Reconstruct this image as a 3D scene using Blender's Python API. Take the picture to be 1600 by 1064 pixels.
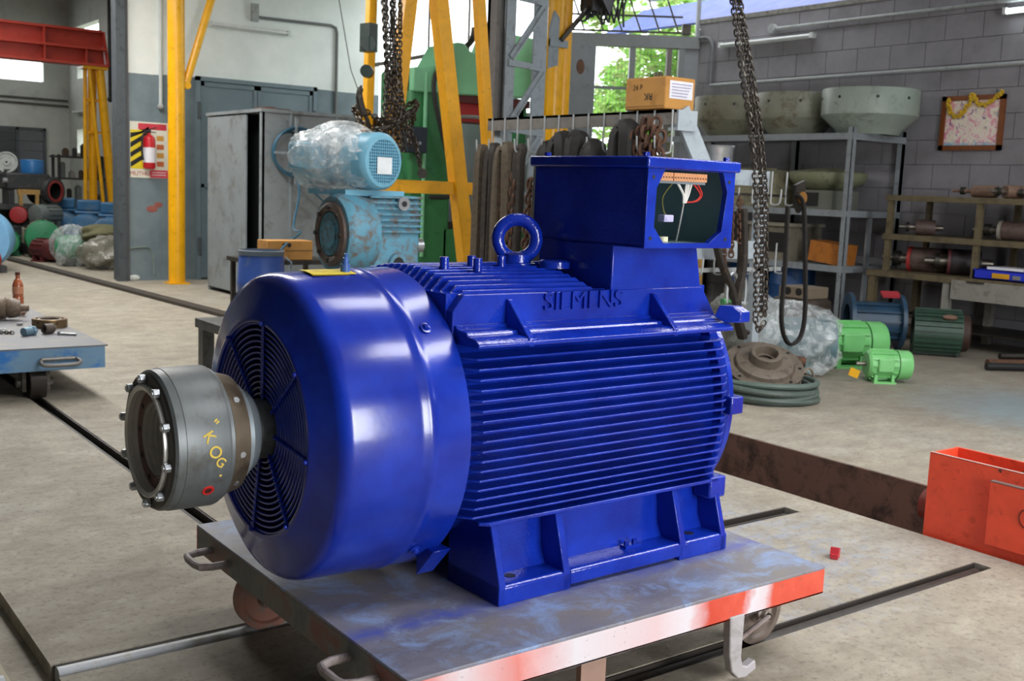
import bpy, math, random
from mathutils import Vector, Matrix
for _o in list(bpy.data.objects): bpy.data.objects.remove(_o, do_unlink=True)
SC = bpy.context.scene
COL = SC.collection
PI = math.pi
random.seed(7)

# ------------------------------------------------------------------ camera
YAW, PITCH, ROLL = math.radians(53.2998), math.radians(7.9378), math.radians(-2.2484)
cam_d = bpy.data.cameras.new('camera'); cam = bpy.data.objects.new('camera', cam_d); COL.objects.link(cam)
cam_d.sensor_width = 36.0; cam_d.lens = 38.14; cam_d.clip_start = 0.05; cam_d.clip_end = 300
_f = Vector((math.cos(PITCH)*math.cos(YAW), math.cos(PITCH)*math.sin(YAW), -math.sin(PITCH)))
_r = Vector((math.sin(YAW), -math.cos(YAW), 0)); _d = _f.cross(_r)
_r2 = _r*math.cos(ROLL) + _d*math.sin(ROLL); _d2 = -_r*math.sin(ROLL) + _d*math.cos(ROLL)
cam.matrix_world = Matrix(((_r2.x, -_d2.x, -_f.x, 0), (_r2.y, -_d2.y, -_f.y, 0), (_r2.z, -_d2.z, -_f.z, 1.5), (0, 0, 0, 1)))
cam_d.dof.use_dof = True; cam_d.dof.focus_distance = 3.0; cam_d.dof.aperture_fstop = 8.0
SC.camera = cam

# ------------------------------------------------------------------ world: bright overcast sky
SKY = 4.5
w = bpy.data.worlds.new('overcast_sky'); SC.world = w; w.use_nodes = True
_bg = w.node_tree.nodes['Background']; _bg.inputs[0].default_value = (0.93, 0.97, 1.0, 1); _bg.inputs[1].default_value = SKY

# ------------------------------------------------------------------ area lamps at the door and under the closed roof, window portals
def area(name, loc, target, sx, sy, power, color=(1, 1, 1), portal=False):
    l = bpy.data.lights.new(name, 'AREA'); l.shape = 'RECTANGLE'; l.size = sx; l.size_y = sy; l.energy = power; l.color = color
    o = bpy.data.objects.new(name, l); COL.objects.link(o); o.location = loc
    o.rotation_euler = (Vector(target) - Vector(loc)).to_track_quat('-Z', 'Y').to_euler()
    if portal: l.cycles.is_portal = True
    return o
area('shed_door_daylight', (2.9, -4.85, 2.0), (2.2, 3.0, 1.0), 2.2, 2.9, 420, (0.96, 0.98, 1.0))
area('rooflight_daylight', (6.3, 0.5, 4.65), (6.3, 0.5, 0), 6.5, 0.9, 330, (0.99, 0.99, 1.0))
area('near_fill_lamp', (4.6, 3.6, 4.65), (4.6, 3.6, 0), 4.0, 0.8, 110, (0.99, 0.99, 1.0))  # added fill lamp, the roof above it has no opening
area('far_fill_lamp', (3.0, 12.0, 4.65), (3.0, 12.0, 0), 1.2, 9.0, 480, (0.99, 0.98, 0.95))  # added strip lamp to brighten left floor and back wall, roof is closed
area('left_fill_lamp', (3.2, 20.5, 5.4), (3.2, 20.5, 0), 1.2, 6.0, 190, (0.99, 0.99, 0.97))  # added lamp to brighten the far left bay under a closed roof
area('barred_window_portal', (8.7, 14.3, 2.9), (6.0, 14.3, 2.9), 2.2, 3.2, 1, portal=True)
area('corner_window_portal', (10.8, 12.2, 3.2), (8.0, 8.6, 2.0), 2.4, 2.6, 1, portal=True)
SC.view_settings.view_transform = 'Standard'; SC.view_settings.look = 'None'
SC.view_settings.exposure = 0.0; SC.view_settings.gamma = 1.0; SC.view_settings.use_curve_mapping = False

# ------------------------------------------------------------------ geometry helpers
def V3(a): return Vector(a)
def basis(axis):
    a = Vector(axis).normalized(); t = Vector((0, 0, 1)) if abs(a.z) < 0.9 else Vector((1, 0, 0))
    e1 = a.cross(t).normalized(); e2 = a.cross(e1).normalized(); return a, e1, e2
class G:
    def __init__(s): s.v = []; s.f = []
    def add(s, vs, fs):
        k = len(s.v); s.v += [tuple(p) for p in vs]; s.f += [tuple(i + k for i in f) for f in fs]; return s
    def bx(s, x0, x1, y0, y1, z0, z1):
        vs = [(x, y, z) for z in (z0, z1) for y in (y0, y1) for x in (x0, x1)]
        return s.add(vs, [(0, 2, 3, 1), (4, 5, 7, 6), (0, 1, 5, 4), (2, 6, 7, 3), (0, 4, 6, 2), (1, 3, 7, 5)])
    def cb(s, c, sz, rz=0.0, tilt=None):
        m = Matrix.Rotation(rz, 3, 'Z')
        if tilt: m = m @ Matrix.Rotation(tilt[0], 3, tilt[1])
        k = len(s.v); s.bx(-sz[0]/2, sz[0]/2, -sz[1]/2, sz[1]/2, -sz[2]/2, sz[2]/2)
        for i in range(k, len(s.v)): s.v[i] = tuple(m @ Vector(s.v[i]) + Vector(c))
        return s
    def bar(s, p0, p1, wd, th, up=(0, 0, 1)):          # rectangular bar between two points
        p0, p1 = Vector(p0), Vector(p1); a = (p1 - p0).normalized(); e1 = a.cross(Vector(up))
        if e1.length < 1e-4: e1 = a.cross(Vector((1, 0, 0)))
        e1.normalize(); e2 = e1.cross(a).normalized()
        vs = [p + e1*sx*wd/2 + e2*sy*th/2 for p in (p0, p1) for sx, sy in ((-1, -1), (1, -1), (1, 1), (-1, 1))]
        return s.add(vs, [(3, 2, 1, 0), (4, 5, 6, 7), (0, 1, 5, 4), (1, 2, 6, 5), (2, 3, 7, 6), (3, 0, 4, 7)])
    def lathe(s, prof, o=(0, 0, 0), axis=(0, 0, 1), n=32, closed=False):   # prof: (along, radius)
        a, e1, e2 = basis(axis); o = Vector(o); vs = []; fs = []; m = len(prof)
        for t, r in prof:
            for i in range(n):
                th = 2*PI*i/n; vs.append(o + a*t + (e1*math.cos(th) + e2*math.sin(th))*r)
        for j in range(m if closed else m - 1):
            j2 = (j + 1) % m
            for i in range(n):
                i2 = (i + 1) % n; fs.append((j*n + i, j*n + i2, j2*n + i2, j2*n + i))
        return s.add(vs, fs)
    def cyl(s, p0, p1, r0, r1=None, n=20):
        p0, p1 = Vector(p0), Vector(p1); r1 = r0 if r1 is None else r1; L = (p1 - p0).length
        k = len(s.v); s.lathe([(0, r0), (L, r1)], p0, p1 - p0, n)
        s.f.append(tuple(range(k + n - 1, k - 1, -1))); s.f.append(tuple(range(k + n, k + 2*n))); return s
    def tube(s, path, r, n=8, closed=False, flat=1.0):
        P = [Vector(p) for p in path]; m = len(P); vs = []; fs = []; e1 = None
        for i in range(m):
            if closed: t = (P[(i + 1) % m] - P[i - 1])
            else: t = P[min(i + 1, m - 1)] - P[max(i - 1, 0)]
            t.normalize()
            if e1 is None: _, e1, _ = basis(t)
            else:
                e1 = e1 - t*e1.dot(t)
                e1 = e1.normalized() if e1.length > 1e-6 else basis(t)[1]
            e2 = t.cross(e1); rr = r[i] if isinstance(r, (list, tuple)) else r
            for k in range(n):
                th = 2*PI*k/n; vs.append(P[i] + e1*rr*math.cos(th) + e2*rr*flat*math.sin(th))
        for i in range(m if closed else m - 1):
            i2 = (i + 1) % m
            for k in range(n):
                k2 = (k + 1) % n; fs.append((i*n + k, i*n + k2, i2*n + k2, i2*n + k))
        if not closed: fs.append(tuple(range(n - 1, -1, -1))); fs.append(tuple(range((m - 1)*n, m*n)))
        return s.add(vs, fs)
    def torus(s, c, axis, R, r, n=32, m=10):
        a, e1, e2 = basis(axis); c = Vector(c)
        return s.tube([c + (e1*math.cos(2*PI*i/n) + e2*math.sin(2*PI*i/n))*R for i in range(n)], r, m, True)
    def prism(s, poly, off):                            # extrude a 3D polygon by a vector
        n = len(poly); off = Vector(off); a = [Vector(p) for p in poly]; b = [p + off for p in a]
        fs = [tuple(range(n - 1, -1, -1)), tuple(range(n, 2*n))] + [(i, (i + 1) % n, n + (i + 1) % n, n + i) for i in range(n)]
        return s.add(a + b, fs)
    def ball(s, c, r, n=12, m=8, sc=(1, 1, 1)):
        k = len(s.v); c = Vector(c)
        prof = [(-math.cos(PI*j/m)*r, max(1e-4, math.sin(PI*j/m)*r)) for j in range(m + 1)]
        s.lathe(prof, (0, 0, 0), (0, 0, 1), n)
        for i in range(k, len(s.v)): p = s.v[i]; s.v[i] = (p[0]*sc[0] + c.x, p[1]*sc[1] + c.y, p[2]*sc[2] + c.z)
        return s
    def hexb(s, p0, axis, r, h):
        a = Vector(axis).normalized(); return s.cyl(p0, Vector(p0) + a*h, r, n=6)
    def mesh(s, name):
        me = bpy.data.meshes.new(name); me.from_pydata(s.v, [], s.f); me.update(); return me
def fixn(me):
    import bmesh
    b = bmesh.new(); b.from_mesh(me); bmesh.ops.recalc_face_normals(b, faces=b.faces); b.to_mesh(me); b.free()
def ob(name, g, mat, parent=None, smooth=35, bevel=0.0, world=False, seg=2):
    if isinstance(g, G):
        if world and parent is not None:
            mi = parent.matrix_basis.inverted()
            g.v = [tuple(mi @ Vector(p)) for p in g.v]
        me = g.mesh(name); fixn(me)
        if smooth:
            me.polygons.foreach_set('use_smooth', [True]*len(me.polygons)); me.set_sharp_from_angle(angle=math.radians(smooth))
        me.materials.append(mat)
    else: me = g
    o = bpy.data.objects.new(name, me); COL.objects.link(o)
    if parent is not None: o.parent = parent
    if bevel:
        b = o.modifiers.new('edge', 'BEVEL'); b.width = bevel; b.segments = seg; b.limit_method = 'ANGLE'; b.angle_limit = math.radians(40)
    return o
def tag(o, label, cat, group=None, kind=None):
    if label: o['label'] = label
    if cat: o['category'] = cat
    if group: o['group'] = group
    if kind: o['kind'] = kind
    return o
def thing(name, label, cat, loc=(0, 0, 0), rz=0.0, group=None):
    o = bpy.data.objects.new(name, None); COL.objects.link(o); o.location = loc; o.rotation_euler = (0, 0, rz)
    o.matrix_basis = Matrix.Translation(loc) @ Matrix.Rotation(rz, 4, 'Z'); o.empty_display_size = 0.1
    return tag(o, label, cat, group)
def struct(o): o['kind'] = 'structure'; return o
def dup(root, loc, rz, label, group=None):
    r = root.copy(); COL.objects.link(r); r.matrix_basis = Matrix.Translation(loc) @ Matrix.Rotation(rz, 4, 'Z'); r['label'] = label
    if group: r['group'] = group
    for ch in list(root.children):
        c = ch.copy(); COL.objects.link(c); c.parent = r
        for gg in list(ch.children):
            d = gg.copy(); COL.objects.link(d); d.parent = c
    return r
def text_geo(body, size, extrude=0.0, off=0.0):
    cu = bpy.data.curves.new('txt', 'FONT'); cu.body = body; cu.size = size; cu.extrude = extrude; cu.offset = off; cu.align_x = 'CENTER'; cu.align_y = 'CENTER'
    o = bpy.data.objects.new('txt', cu); COL.objects.link(o); bpy.context.view_layer.update()
    dg = bpy.context.evaluated_depsgraph_get(); me = bpy.data.meshes.new_from_object(o.evaluated_get(dg))
    g = G(); g.v = [tuple(v.co) for v in me.vertices]; g.f = [tuple(p.vertices) for p in me.polygons]
    bpy.data.objects.remove(o, do_unlink=True); return g
def mapg(g, fn): g.v = [tuple(fn(Vector(p))) for p in g.v]; return g

# ------------------------------------------------------------------ materials
def lin(h):
    h = h.lstrip('#'); c = [int(h[i:i + 2], 16)/255 for i in (0, 2, 4)]
    return tuple(x/12.92 if x <= 0.04045 else ((x + 0.055)/1.055)**2.4 for x in c) + (1,)
class NT:
    def __init__(s, name):
        s.m = bpy.data.materials.new(name); s.m.use_nodes = True; s.t = s.m.node_tree; s.b = s.t.nodes['Principled BSDF']
    def n(s, t, **k):
        x = s.t.nodes.new(t)
        for a, b in k.items(): setattr(x, a, b)
        return x
    def l(s, a, b): s.t.links.new(a, b)
    def co(s, scale=(1, 1, 1), kind='Object', rot=(0, 0, 0), loc=(0, 0, 0)):
        if kind == 'World': out = s.n('ShaderNodeNewGeometry').outputs['Position']
        else: out = s.n('ShaderNodeTexCoord').outputs[kind]
        mp = s.n('ShaderNodeMapping'); mp.inputs['Scale'].default_value = scale; mp.inputs['Rotation'].default_value = rot; mp.inputs['Location'].default_value = loc
        s.l(out, mp.inputs[0]); return mp.outputs[0]
    def noise(s, sc, det=4, rough=0.55, co=None, dist=0.0):
        x = s.n('ShaderNodeTexNoise'); x.inputs['Scale'].default_value = sc; x.inputs['Detail'].default_value = det
        x.inputs['Roughness'].default_value = rough; x.inputs['Distortion'].default_value = dist
        if co is not None: s.l(co, x.inputs['Vector'])
        return x.outputs['Fac']
    def ramp(s, fac, stops):
        x = s.n('ShaderNodeValToRGB'); e = x.color_ramp.elements
        while len(e) < len(stops): e.new(0.5)
        for i, (p, c) in enumerate(stops): e[i].position = p; e[i].color = c if len(c) == 4 else tuple(c) + (1,)
        s.l(fac, x.inputs[0]); return x.outputs[0]
    def mix(s, fac, a, b, mode='MIX'):
        x = s.n('ShaderNodeMix', data_type='RGBA', blend_type=mode)
        for inp, val in ((x.inputs[0], fac), (x.inputs[6], a), (x.inputs[7], b)):
            if isinstance(val, (int, float)): inp.default_value = val
            elif isinstance(val, tuple): inp.default_value = val
            else: s.l(val, inp)
        return x.outputs[2]
    def math(s, op, a, b=0.0, c=None):
        x = s.n('ShaderNodeMath', operation=op)
        for inp, val in zip(x.inputs, (a, b, c)):
            if val is None: continue
            if isinstance(val, (int, float)): inp.default_value = val
            else: s.l(val, inp)
        return x.outputs[0]
    def xyz(s, co): x = s.n('ShaderNodeSeparateXYZ'); s.l(co, x.inputs[0]); return x.outputs
    def bump(s, h, st, dist=0.01):
        x = s.n('ShaderNodeBump'); x.inputs['Strength'].default_value = st; x.inputs['Distance'].default_value = dist
        s.l(h, x.inputs['Height']); s.l(x.outputs[0], s.b.inputs['Normal'])
    def set(s, col=None, rough=0.5, metal=0.0, coat=0.0, spec=0.5):
        if col is not None:
            if isinstance(col, tuple): s.b.inputs['Base Color'].default_value = col
            else: s.l(col, s.b.inputs['Base Color'])
        if isinstance(rough, (int, float)): s.b.inputs['Roughness'].default_value = rough
        else: s.l(rough, s.b.inputs['Roughness'])
        s.b.inputs['Metallic'].default_value = metal; s.b.inputs['Coat Weight'].default_value = coat
        s.b.inputs['Coat Roughness'].default_value = 0.08; s.b.inputs['Specular IOR Level'].default_value = spec
        return s.m
def K(c): return (c, c, c, 1)
_cache = {}
def paint(col, rough=0.4, metal=0.0, dirt=None, amt=0.5, sc=6.0, bump=0.0, coat=0.0, kind='World', bsc=120):
    key = (col, rough, metal, dirt, amt, sc, bump, coat, kind)
    if key in _cache: return _cache[key]
    t = NT('paint_' + col.strip('#')); c = t.co(kind=kind); base = lin(col)
    n1 = t.noise(sc, 6, 0.65, c)
    shade = t.mix(t.ramp(n1, [(0.3, K(0.0)), (0.75, K(1.0))]), tuple(x*0.86 for x in base[:3]) + (1,), tuple(min(1, x*1.08) for x in base[:3]) + (1,))
    if dirt:
        n2 = t.noise(sc*1.7, 8, 0.7, c, 0.4)
        shade = t.mix(t.ramp(n2, [(0.62 - amt*0.25, K(0)), (0.72 - amt*0.15, K(1))]), shade, lin(dirt))
    if bump: t.bump(t.noise(bsc, 3, 0.6, c), bump, 0.004)
    r = t.math('MULTIPLY_ADD', n1, 0.25, rough - 0.1)
    _cache[key] = t.set(shade, r, metal, coat); return _cache[key]
# ------------------------------------------------------------------ special materials
def m_concrete():
    t = NT('floor_concrete'); c = t.co(kind='World')
    big = t.noise(0.55, 6, 0.6, c, 0.3); mid = t.noise(3.5, 8, 0.7, t.co((1, 1.6, 1), 'World')); fine = t.noise(30, 6, 0.8, c)
    col = t.ramp(big, [(0.3, lin('#958c7e')), (0.5, lin('#aba291')), (0.7, lin('#aeaaa0'))])
    col = t.mix(t.ramp(mid, [(0.35, K(0.0)), (0.7, K(0.75))]), col, lin('#7f7668'))
    col = t.mix(t.ramp(t.noise(5, 10, 0.82, c, 0.15), [(0.52, K(0)), (0.76, K(0.6))]), col, lin('#c9c3b6'))
    col = t.mix(t.ramp(fine, [(0.38, K(0.6)), (0.48, K(0.0))]), col, lin('#6d665b'))
    # blue overspray and rusty stains that lie on the slab around the trolley
    x, y, z = t.xyz(c)
    dx = t.math('SUBTRACT', x, 3.4); dy = t.math('SUBTRACT', y, 3.1)
    rr = t.math('SQRT', t.math('ADD', t.math('MULTIPLY', dx, dx), t.math('MULTIPLY', dy, dy)))
    near = t.ramp(t.math('ADD', rr, t.math('MULTIPLY', mid, 1.6)), [(0.9/3, K(1)), (1.6/3, K(0))])
    near = t.ramp(t.math('MULTIPLY_ADD', t.math('ADD', rr, t.math('MULTIPLY', mid, 1.4)), 1/4.0, 0.0), [(0.28, K(0.5)), (0.42, K(0))])
    col = t.mix(t.math('MULTIPLY', near, t.ramp(t.noise(14, 5, 0.7, c), [(0.45, K(0)), (0.62, K(1))])), col, lin('#8d9fbd'))
    ex = t.math('SUBTRACT', x, 8.1); ey = t.math('SUBTRACT', y, 4.0)
    r2 = t.math('SQRT', t.math('ADD', t.math('MULTIPLY', ex, ex), t.math('MULTIPLY', ey, ey)))
    gr = t.ramp(t.math('MULTIPLY_ADD', t.math('ADD', r2, t.math('MULTIPLY', mid, 1.2)), 0.2, 0.0), [(0.2, K(0.75)), (0.36, K(0))])
    col = t.mix(gr, col, lin('#7f9aa6'))
    # the slab colour turns darker towards the far right
    col = t.mix(t.ramp(t.math('MULTIPLY_ADD', t.math('ADD', x, t.math('MULTIPLY', mid, 2.0)), 0.05, 0.0), [(0.30, K(0)), (0.52, K(0.5))]), col, lin('#7c756c'))
    t.bump(t.math('ADD', fine, t.math('MULTIPLY', mid, 1.5)), 0.35, 0.01)
    return t.set(col, t.math('MULTIPLY_ADD', mid, 0.35, 0.45), spec=0.35)
def m_blue(name, bump, bsc, rough):
    t = NT(name); c = t.co(kind='Object')
    n = t.noise(7, 4, 0.6, c)
    col = t.mix(t.ramp(n, [(0.35, K(0)), (0.7, K(1))]), lin('#0e2690'), lin('#1536ae'))
    if bump: t.bump(t.noise(bsc, 2, 0.5, c), bump, 0.004)
    return t.set(col, rough, 0.0, 0.15, 0.45)
def m_deck():
    t = NT('deck_plate_paint'); c = t.co(kind='World')
    n1 = t.noise(2.2, 7, 0.65, t.co((1, 2.2, 1), 'World')); n2 = t.noise(5.5, 8, 0.75, c, 0.5)
    col = t.ramp(n1, [(0.3, lin('#66636c')), (0.5, lin('#7f7d86')), (0.68, lin('#8c8377'))])
    col = t.mix(t.ramp(n2, [(0.5, K(0)), (0.66, K(0.85))]), col, lin('#8ea6cf'))
    x, y, z = t.xyz(c)
    d = t.math('ADD', t.math('ABSOLUTE', t.math('SUBTRACT', y, 2.40)), t.math('MULTIPLY', n2, 0.30))
    col = t.mix(t.ramp(t.math('MULTIPLY', d, 2.0), [(0.22, K(0.9)), (0.42, K(0))]), col, lin('#3b52b4'))
    col = t.mix(t.ramp(t.noise(40, 4, 0.8, c), [(0.62, K(0)), (0.72, K(0.6))]), col, lin('#33323a'))
    t.bump(n2, 0.12, 0.01)
    return t.set(col, 0.42)
def m_deckside():
    t = NT('deck_edge_red'); c = t.co(kind='World'); x, y, z = t.xyz(c)
    n = t.noise(5, 6, 0.6, c); n2 = t.noise(45, 4, 0.75, c)
    col = t.mix(t.ramp(n, [(0.35, K(0)), (0.7, K(1))]), lin('#c8442f'), lin('#e0624c'))
    xx = t.math('ADD', x, t.math('MULTIPLY_ADD', n, 0.16, -0.08))
    white = t.ramp(t.math('MULTIPLY_ADD', xx, 1/1.6, -1.3/1.6), [(0.02, K(0)), (0.1, K(0.85)), (0.22, K(0.2)), (0.33, K(0.95)), (0.52, K(0.7)), (0.60, K(0.95)), (0.64, K(0.0)), (0.745, K(0.0)), (0.765, K(0.95)), (0.80, K(0.8)), (0.83, K(0))])
    col = t.mix(white, col, lin('#d8d6dc'))
    col = t.mix(t.ramp(n2, [(0.62, K(0)), (0.7, K(0.8))]), col, lin('#70554e'))
    return t.set(col, 0.5)
def m_deckend():
    t = NT('deck_end_grimy'); c = t.co(kind='World'); x, y, z = t.xyz(c)
    n = t.noise(4, 7, 0.65, c, 0.5)
    col = t.ramp(n, [(0.3, lin('#45525c')), (0.5, lin('#7c7a72')), (0.62, lin('#8b5a52')), (0.75, lin('#5d5f60'))])
    return t.set(col, 0.55)
def m_steel(name, col, rough, scale=(1, 60, 60), spot=None, metal=0.85):
    t = NT(name); c = t.co(scale, 'Object')
    n = t.noise(3, 5, 0.6, c); b = lin(col)
    cc = t.mix(n, tuple(x*0.7 for x in b[:3]) + (1,), tuple(min(1, x*1.15) for x in b[:3]) + (1,))
    if spot: cc = t.mix(t.ramp(t.noise(9, 7, 0.7, t.co()), [(0.5, K(0)), (0.66, K(0.9))]), cc, lin(spot))
    return t.set(cc, t.math('MULTIPLY_ADD', n, 0.2, rough - 0.1), metal)
def m_wall2():
    t = NT('two_tone_wall_paint'); c = t.co(kind='World'); x, y, z = t.xyz(c); n = t.noise(3, 6, 0.6, c)
    zz = t.math('ADD', z, t.math('MULTIPLY_ADD', t.noise(1.5, 3, 0.5, c), 0.08, -0.04))
    low = t.ramp(n, [(0.3, lin('#67767e')), (0.7, lin('#7d8b91'))]); hi = t.ramp(n, [(0.3, lin('#dfe6e2')), (0.7, lin('#edf1ee'))])
    return t.set(t.mix(t.math('GREATER_THAN', zz, 2.90), low, hi), 0.65)
def m_block():
    t = NT('concrete_block_paint'); c = t.co(kind='World'); n = t.noise(2.0, 7, 0.7, c); s = t.noise(14, 6, 0.8, t.co((1, 2.5, 0.5), 'World'))
    col = t.ramp(n, [(0.3, lin('#79767a')), (0.7, lin('#918e93'))])
    col = t.mix(t.ramp(s, [(0.68, K(0)), (0.8, K(0.7))]), col, lin('#a9a7aa'))
    t.bump(t.noise(60, 4, 0.7, c), 0.3, 0.01)
    return t.set(col, 0.8)
def m_glassfilm(name, tint='#dfe6e8', alpha=0.5):
    t = NT(name); c = t.co(kind='Object')
    n = t.noise(9, 5, 0.6, c, 1.0)
    t.b.inputs['Alpha'].default_value = alpha
    t.l(t.math('MULTIPLY_ADD', t.ramp(n, [(0.35, K(0)), (0.7, K(1))]), 0.5, alpha - 0.2), t.b.inputs['Alpha'])
    t.bump(n, 0.8, 0.03)
    return t.set(lin(tint), 0.12, 0.0, 0.6)
CONC = m_concrete(); BLUE = m_blue('motor_cast_blue', 0.34, 120, 0.13); COWLB = m_blue('motor_cowl_blue', 0.04, 60, 0.20)
DECK = m_deck(); DECKR = m_deckside(); DECKE = m_deckend()
HUBS = m_steel('hub_turned_steel', '#6b6f70', 0.44, (40, 2, 2), '#514e47', 0.4); BRIGHT = m_steel('bright_bore_steel', '#c9c5c0', 0.28, (40, 1, 1), None, 0.35)
DARKST = m_steel('dark_oiled_steel', '#4c4843', 0.45, (3, 3, 3), '#2e2a26'); GALV = m_steel('galvanised_steel', '#c4c8cc', 0.32, (8, 8, 8))
RUSTHUB = m_steel('brown_stained_steel', '#9a8a76', 0.45, (4, 4, 4), '#6e5f50')
YEL = paint('#f0ac12', 0.38, dirt='#cf9416', amt=0.25); YELP = paint('#f2b010', 0.28, dirt='#d59a12', amt=0.2)
WALL2 = m_wall2(); BLOCK = m_block(); MORTAR = paint('#a9a7a9', 0.9, sc=3)
WHITEW = paint('#c9cdc6', 0.7, dirt='#b4b8b1', amt=0.3, sc=2); GREYCOL = paint('#4c5358', 0.5, dirt='#33383c', amt=0.4)
STEELG = paint('#8c969c', 0.45, dirt='#6b7378', amt=0.35); STEELD = paint('#6d6a66', 0.5, dirt='#4b4844', amt=0.5)
BLACK = paint('#17181a', 0.5); RUBBER = paint('#23221f', 0.6, dirt='#3b3832', amt=0.4)
RUST = paint('#5f3f2c', 0.75, dirt='#3c2b22', amt=0.6, sc=14, bump=0.4); CHAINM = m_steel('oily_chain', '#5c5650', 0.4, (5, 5, 5), '#3d3229')
WOOD = paint('#b08a4e', 0.65, dirt='#8f6c39', amt=0.5, sc=10); CARD = paint('#c08a45', 0.75, dirt='#a87636', amt=0.35, sc=4)
FILM = m_glassfilm('clear_wrapping_film', '#dfe4e4', 0.32); FILMW = m_glassfilm('milky_wrapping_film', '#eef1f1', 0.38); FILMD = m_glassfilm('dusty_wrapping_film', '#a8a598', 0.5)
GREYTOOL = paint('#5d5c58', 0.6, dirt='#3f3a34', amt=0.5)

# ------------------------------------------------------------------ floor with grooves and trench
def build_floor():
    xs = [-8.0, 0.60, 0.78, 1.665, 1.745, 4.21, 4.28, 4.43, 5.25, 13.0]; ys = [-5.0, 2.30, 2.385, 3.25, 3.35, 3.6, 11.0, 27.5]
    def hgt(x, y):
        if 4.43 < x < 5.25 and y < 11.0: return -0.55
        if 0.60 < x < 0.78: return -0.05
        if 2.30 < y < 2.385 and x < 4.28: return -0.09
        if 3.25 < y < 3.35 and x < 4.21: return -0.09
        if 1.665 < x < 1.745 and y > 3.6: return -0.09
        return 0.0
    g = G(); nx, ny = len(xs) - 1, len(ys) - 1
    H = [[hgt((xs[i] + xs[i + 1])/2, (ys[j] + ys[j + 1])/2) for j in range(ny)] for i in range(nx)]
    for i in range(nx):
        for j in range(ny):
            h = H[i][j]; x0, x1, y0, y1 = xs[i], xs[i + 1], ys[j], ys[j + 1]
            g.add([(x0, y0, h), (x1, y0, h), (x1, y1, h), (x0, y1, h)], [(0, 1, 2, 3)])
            if i + 1 < nx and H[i + 1][j] != h:
                k = H[i + 1][j]; g.add([(x1, y0, h), (x1, y1, h), (x1, y1, k), (x1, y0, k)], [(0, 1, 2, 3)])
            if j + 1 < ny and H[i][j + 1] != h:
                k = H[i][j + 1]; g.add([(x0, y1, h), (x1, y1, h), (x1, y1, k), (x0, y1, k)], [(0, 1, 2, 3)])
    me = g.mesh('floor'); me.materials.append(CONC)
    o = bpy.data.objects.new('floor', me); COL.objects.link(o); struct(o); return o
FLOOR = build_floor()
# rusty steel lining of the trench, dark strips standing in for the shade in the grooves
TR = paint('#6e5145', 0.55, dirt='#3a2c26', amt=0.6, sc=4)
struct(ob('trim_1', G().bx(5.235, 5.249, -5, 11, -0.55, -0.002).bx(4.431, 4.445, -5, 11, -0.55, -0.03), TR, FLOOR))
struct(ob('trim_2', G().bx(5.0, 5.06, -5, 11, -0.55, -0.43).bx(4.5, 5.2, -5, 11, -0.549, -0.54), TR, FLOOR))
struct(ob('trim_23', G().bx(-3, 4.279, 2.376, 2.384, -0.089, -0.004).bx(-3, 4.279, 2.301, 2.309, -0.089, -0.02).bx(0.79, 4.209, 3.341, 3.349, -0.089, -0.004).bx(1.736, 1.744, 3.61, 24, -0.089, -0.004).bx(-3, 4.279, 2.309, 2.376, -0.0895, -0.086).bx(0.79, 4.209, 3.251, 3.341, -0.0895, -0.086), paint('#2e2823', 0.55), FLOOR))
struct(ob('trim_3', G().bar((3.93, 22.0, 0.012), (4.58, 10.2, 0.012), 0.16, 0.05), paint('#3a332c', 0.6), FLOOR))
GROOVE = paint('#37302a', 0.5, dirt='#221e1a', amt=0.5, sc=8); RAILW = paint('#b9bcc0', 0.4, dirt='#a29c90', amt=0.4, sc=9)
tag(ob('trolley_rail', G().cyl((-3, 2.355, -0.045), (4.25, 2.355, -0.045), 0.032, n=16), GROOVE), 'dark round rail in floor groove beside red and white trolley edge', 'rail')
tag(ob('trolley_rail', G().cyl((0.79, 3.31, -0.032), (2.3, 3.31, -0.032), 0.036, n=16), RAILW), 'pale grey round rail in floor groove left of the red trolley wheel', 'rail')
tag(ob('trolley_rail', G().cyl((2.32, 3.31, -0.05), (4.18, 3.31, -0.05), 0.032, n=16), GROOVE), 'short dark rail in groove ending beside the motor foot', 'rail')
tag(ob('trolley_rail', G().cyl((-3, 3.31, -0.02), (0.64, 3.31, -0.02), 0.036, n=16), RAILW), 'pale rail stub at bottom left corner of the floor', 'rail')
tag(ob('crossing_rail', G().bx(1.69, 1.72, 3.65, 24, -0.085, -0.035), paint('#2a2420', 0.5)), 'dark flat rail in slot running under the blue trolley', 'rail')
tag(ob('channel_strip', G().bx(0.62, 0.665, -4, 20, -0.048, -0.02), paint('#b3a993', 0.7)), 'narrow pale strip in floor channel at lower left', 'strip')

# ------------------------------------------------------------------ walls
def grid_wall(name, mat, fn, a0, a1, z0, z1, th, holes=(), parent=None):
    """fn(a, t, z) -> world point; a runs along the wall, t through its thickness"""
    A = sorted({a0, a1, *[h[0] for h in holes], *[h[1] for h in holes]}); Z = sorted({z0, z1, *[h[2] for h in holes], *[h[3] for h in holes]})
    A = [a for a in A if a0 <= a <= a1]; Z = [z for z in Z if z0 <= z <= z1]
    g = G()
    for i in range(len(A) - 1):
        for j in range(len(Z) - 1):
            am, zm = (A[i] + A[i + 1])/2, (Z[j] + Z[j + 1])/2
            if any(h[0] < am < h[1] and h[2] < zm < h[3] for h in holes): continue
            vs = [fn(a, t, z) for z in (Z[j], Z[j + 1]) for t in (0, th) for a in (A[i], A[i + 1])]
            g.add(vs, [(0, 2, 3, 1), (4, 5, 7, 6), (0, 1, 5, 4), (2, 6, 7, 3), (0, 4, 6, 2), (1, 3, 7, 5)])
    return struct(ob(name, g, mat, parent, smooth=0))
ROOFZ = 4.75
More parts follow.
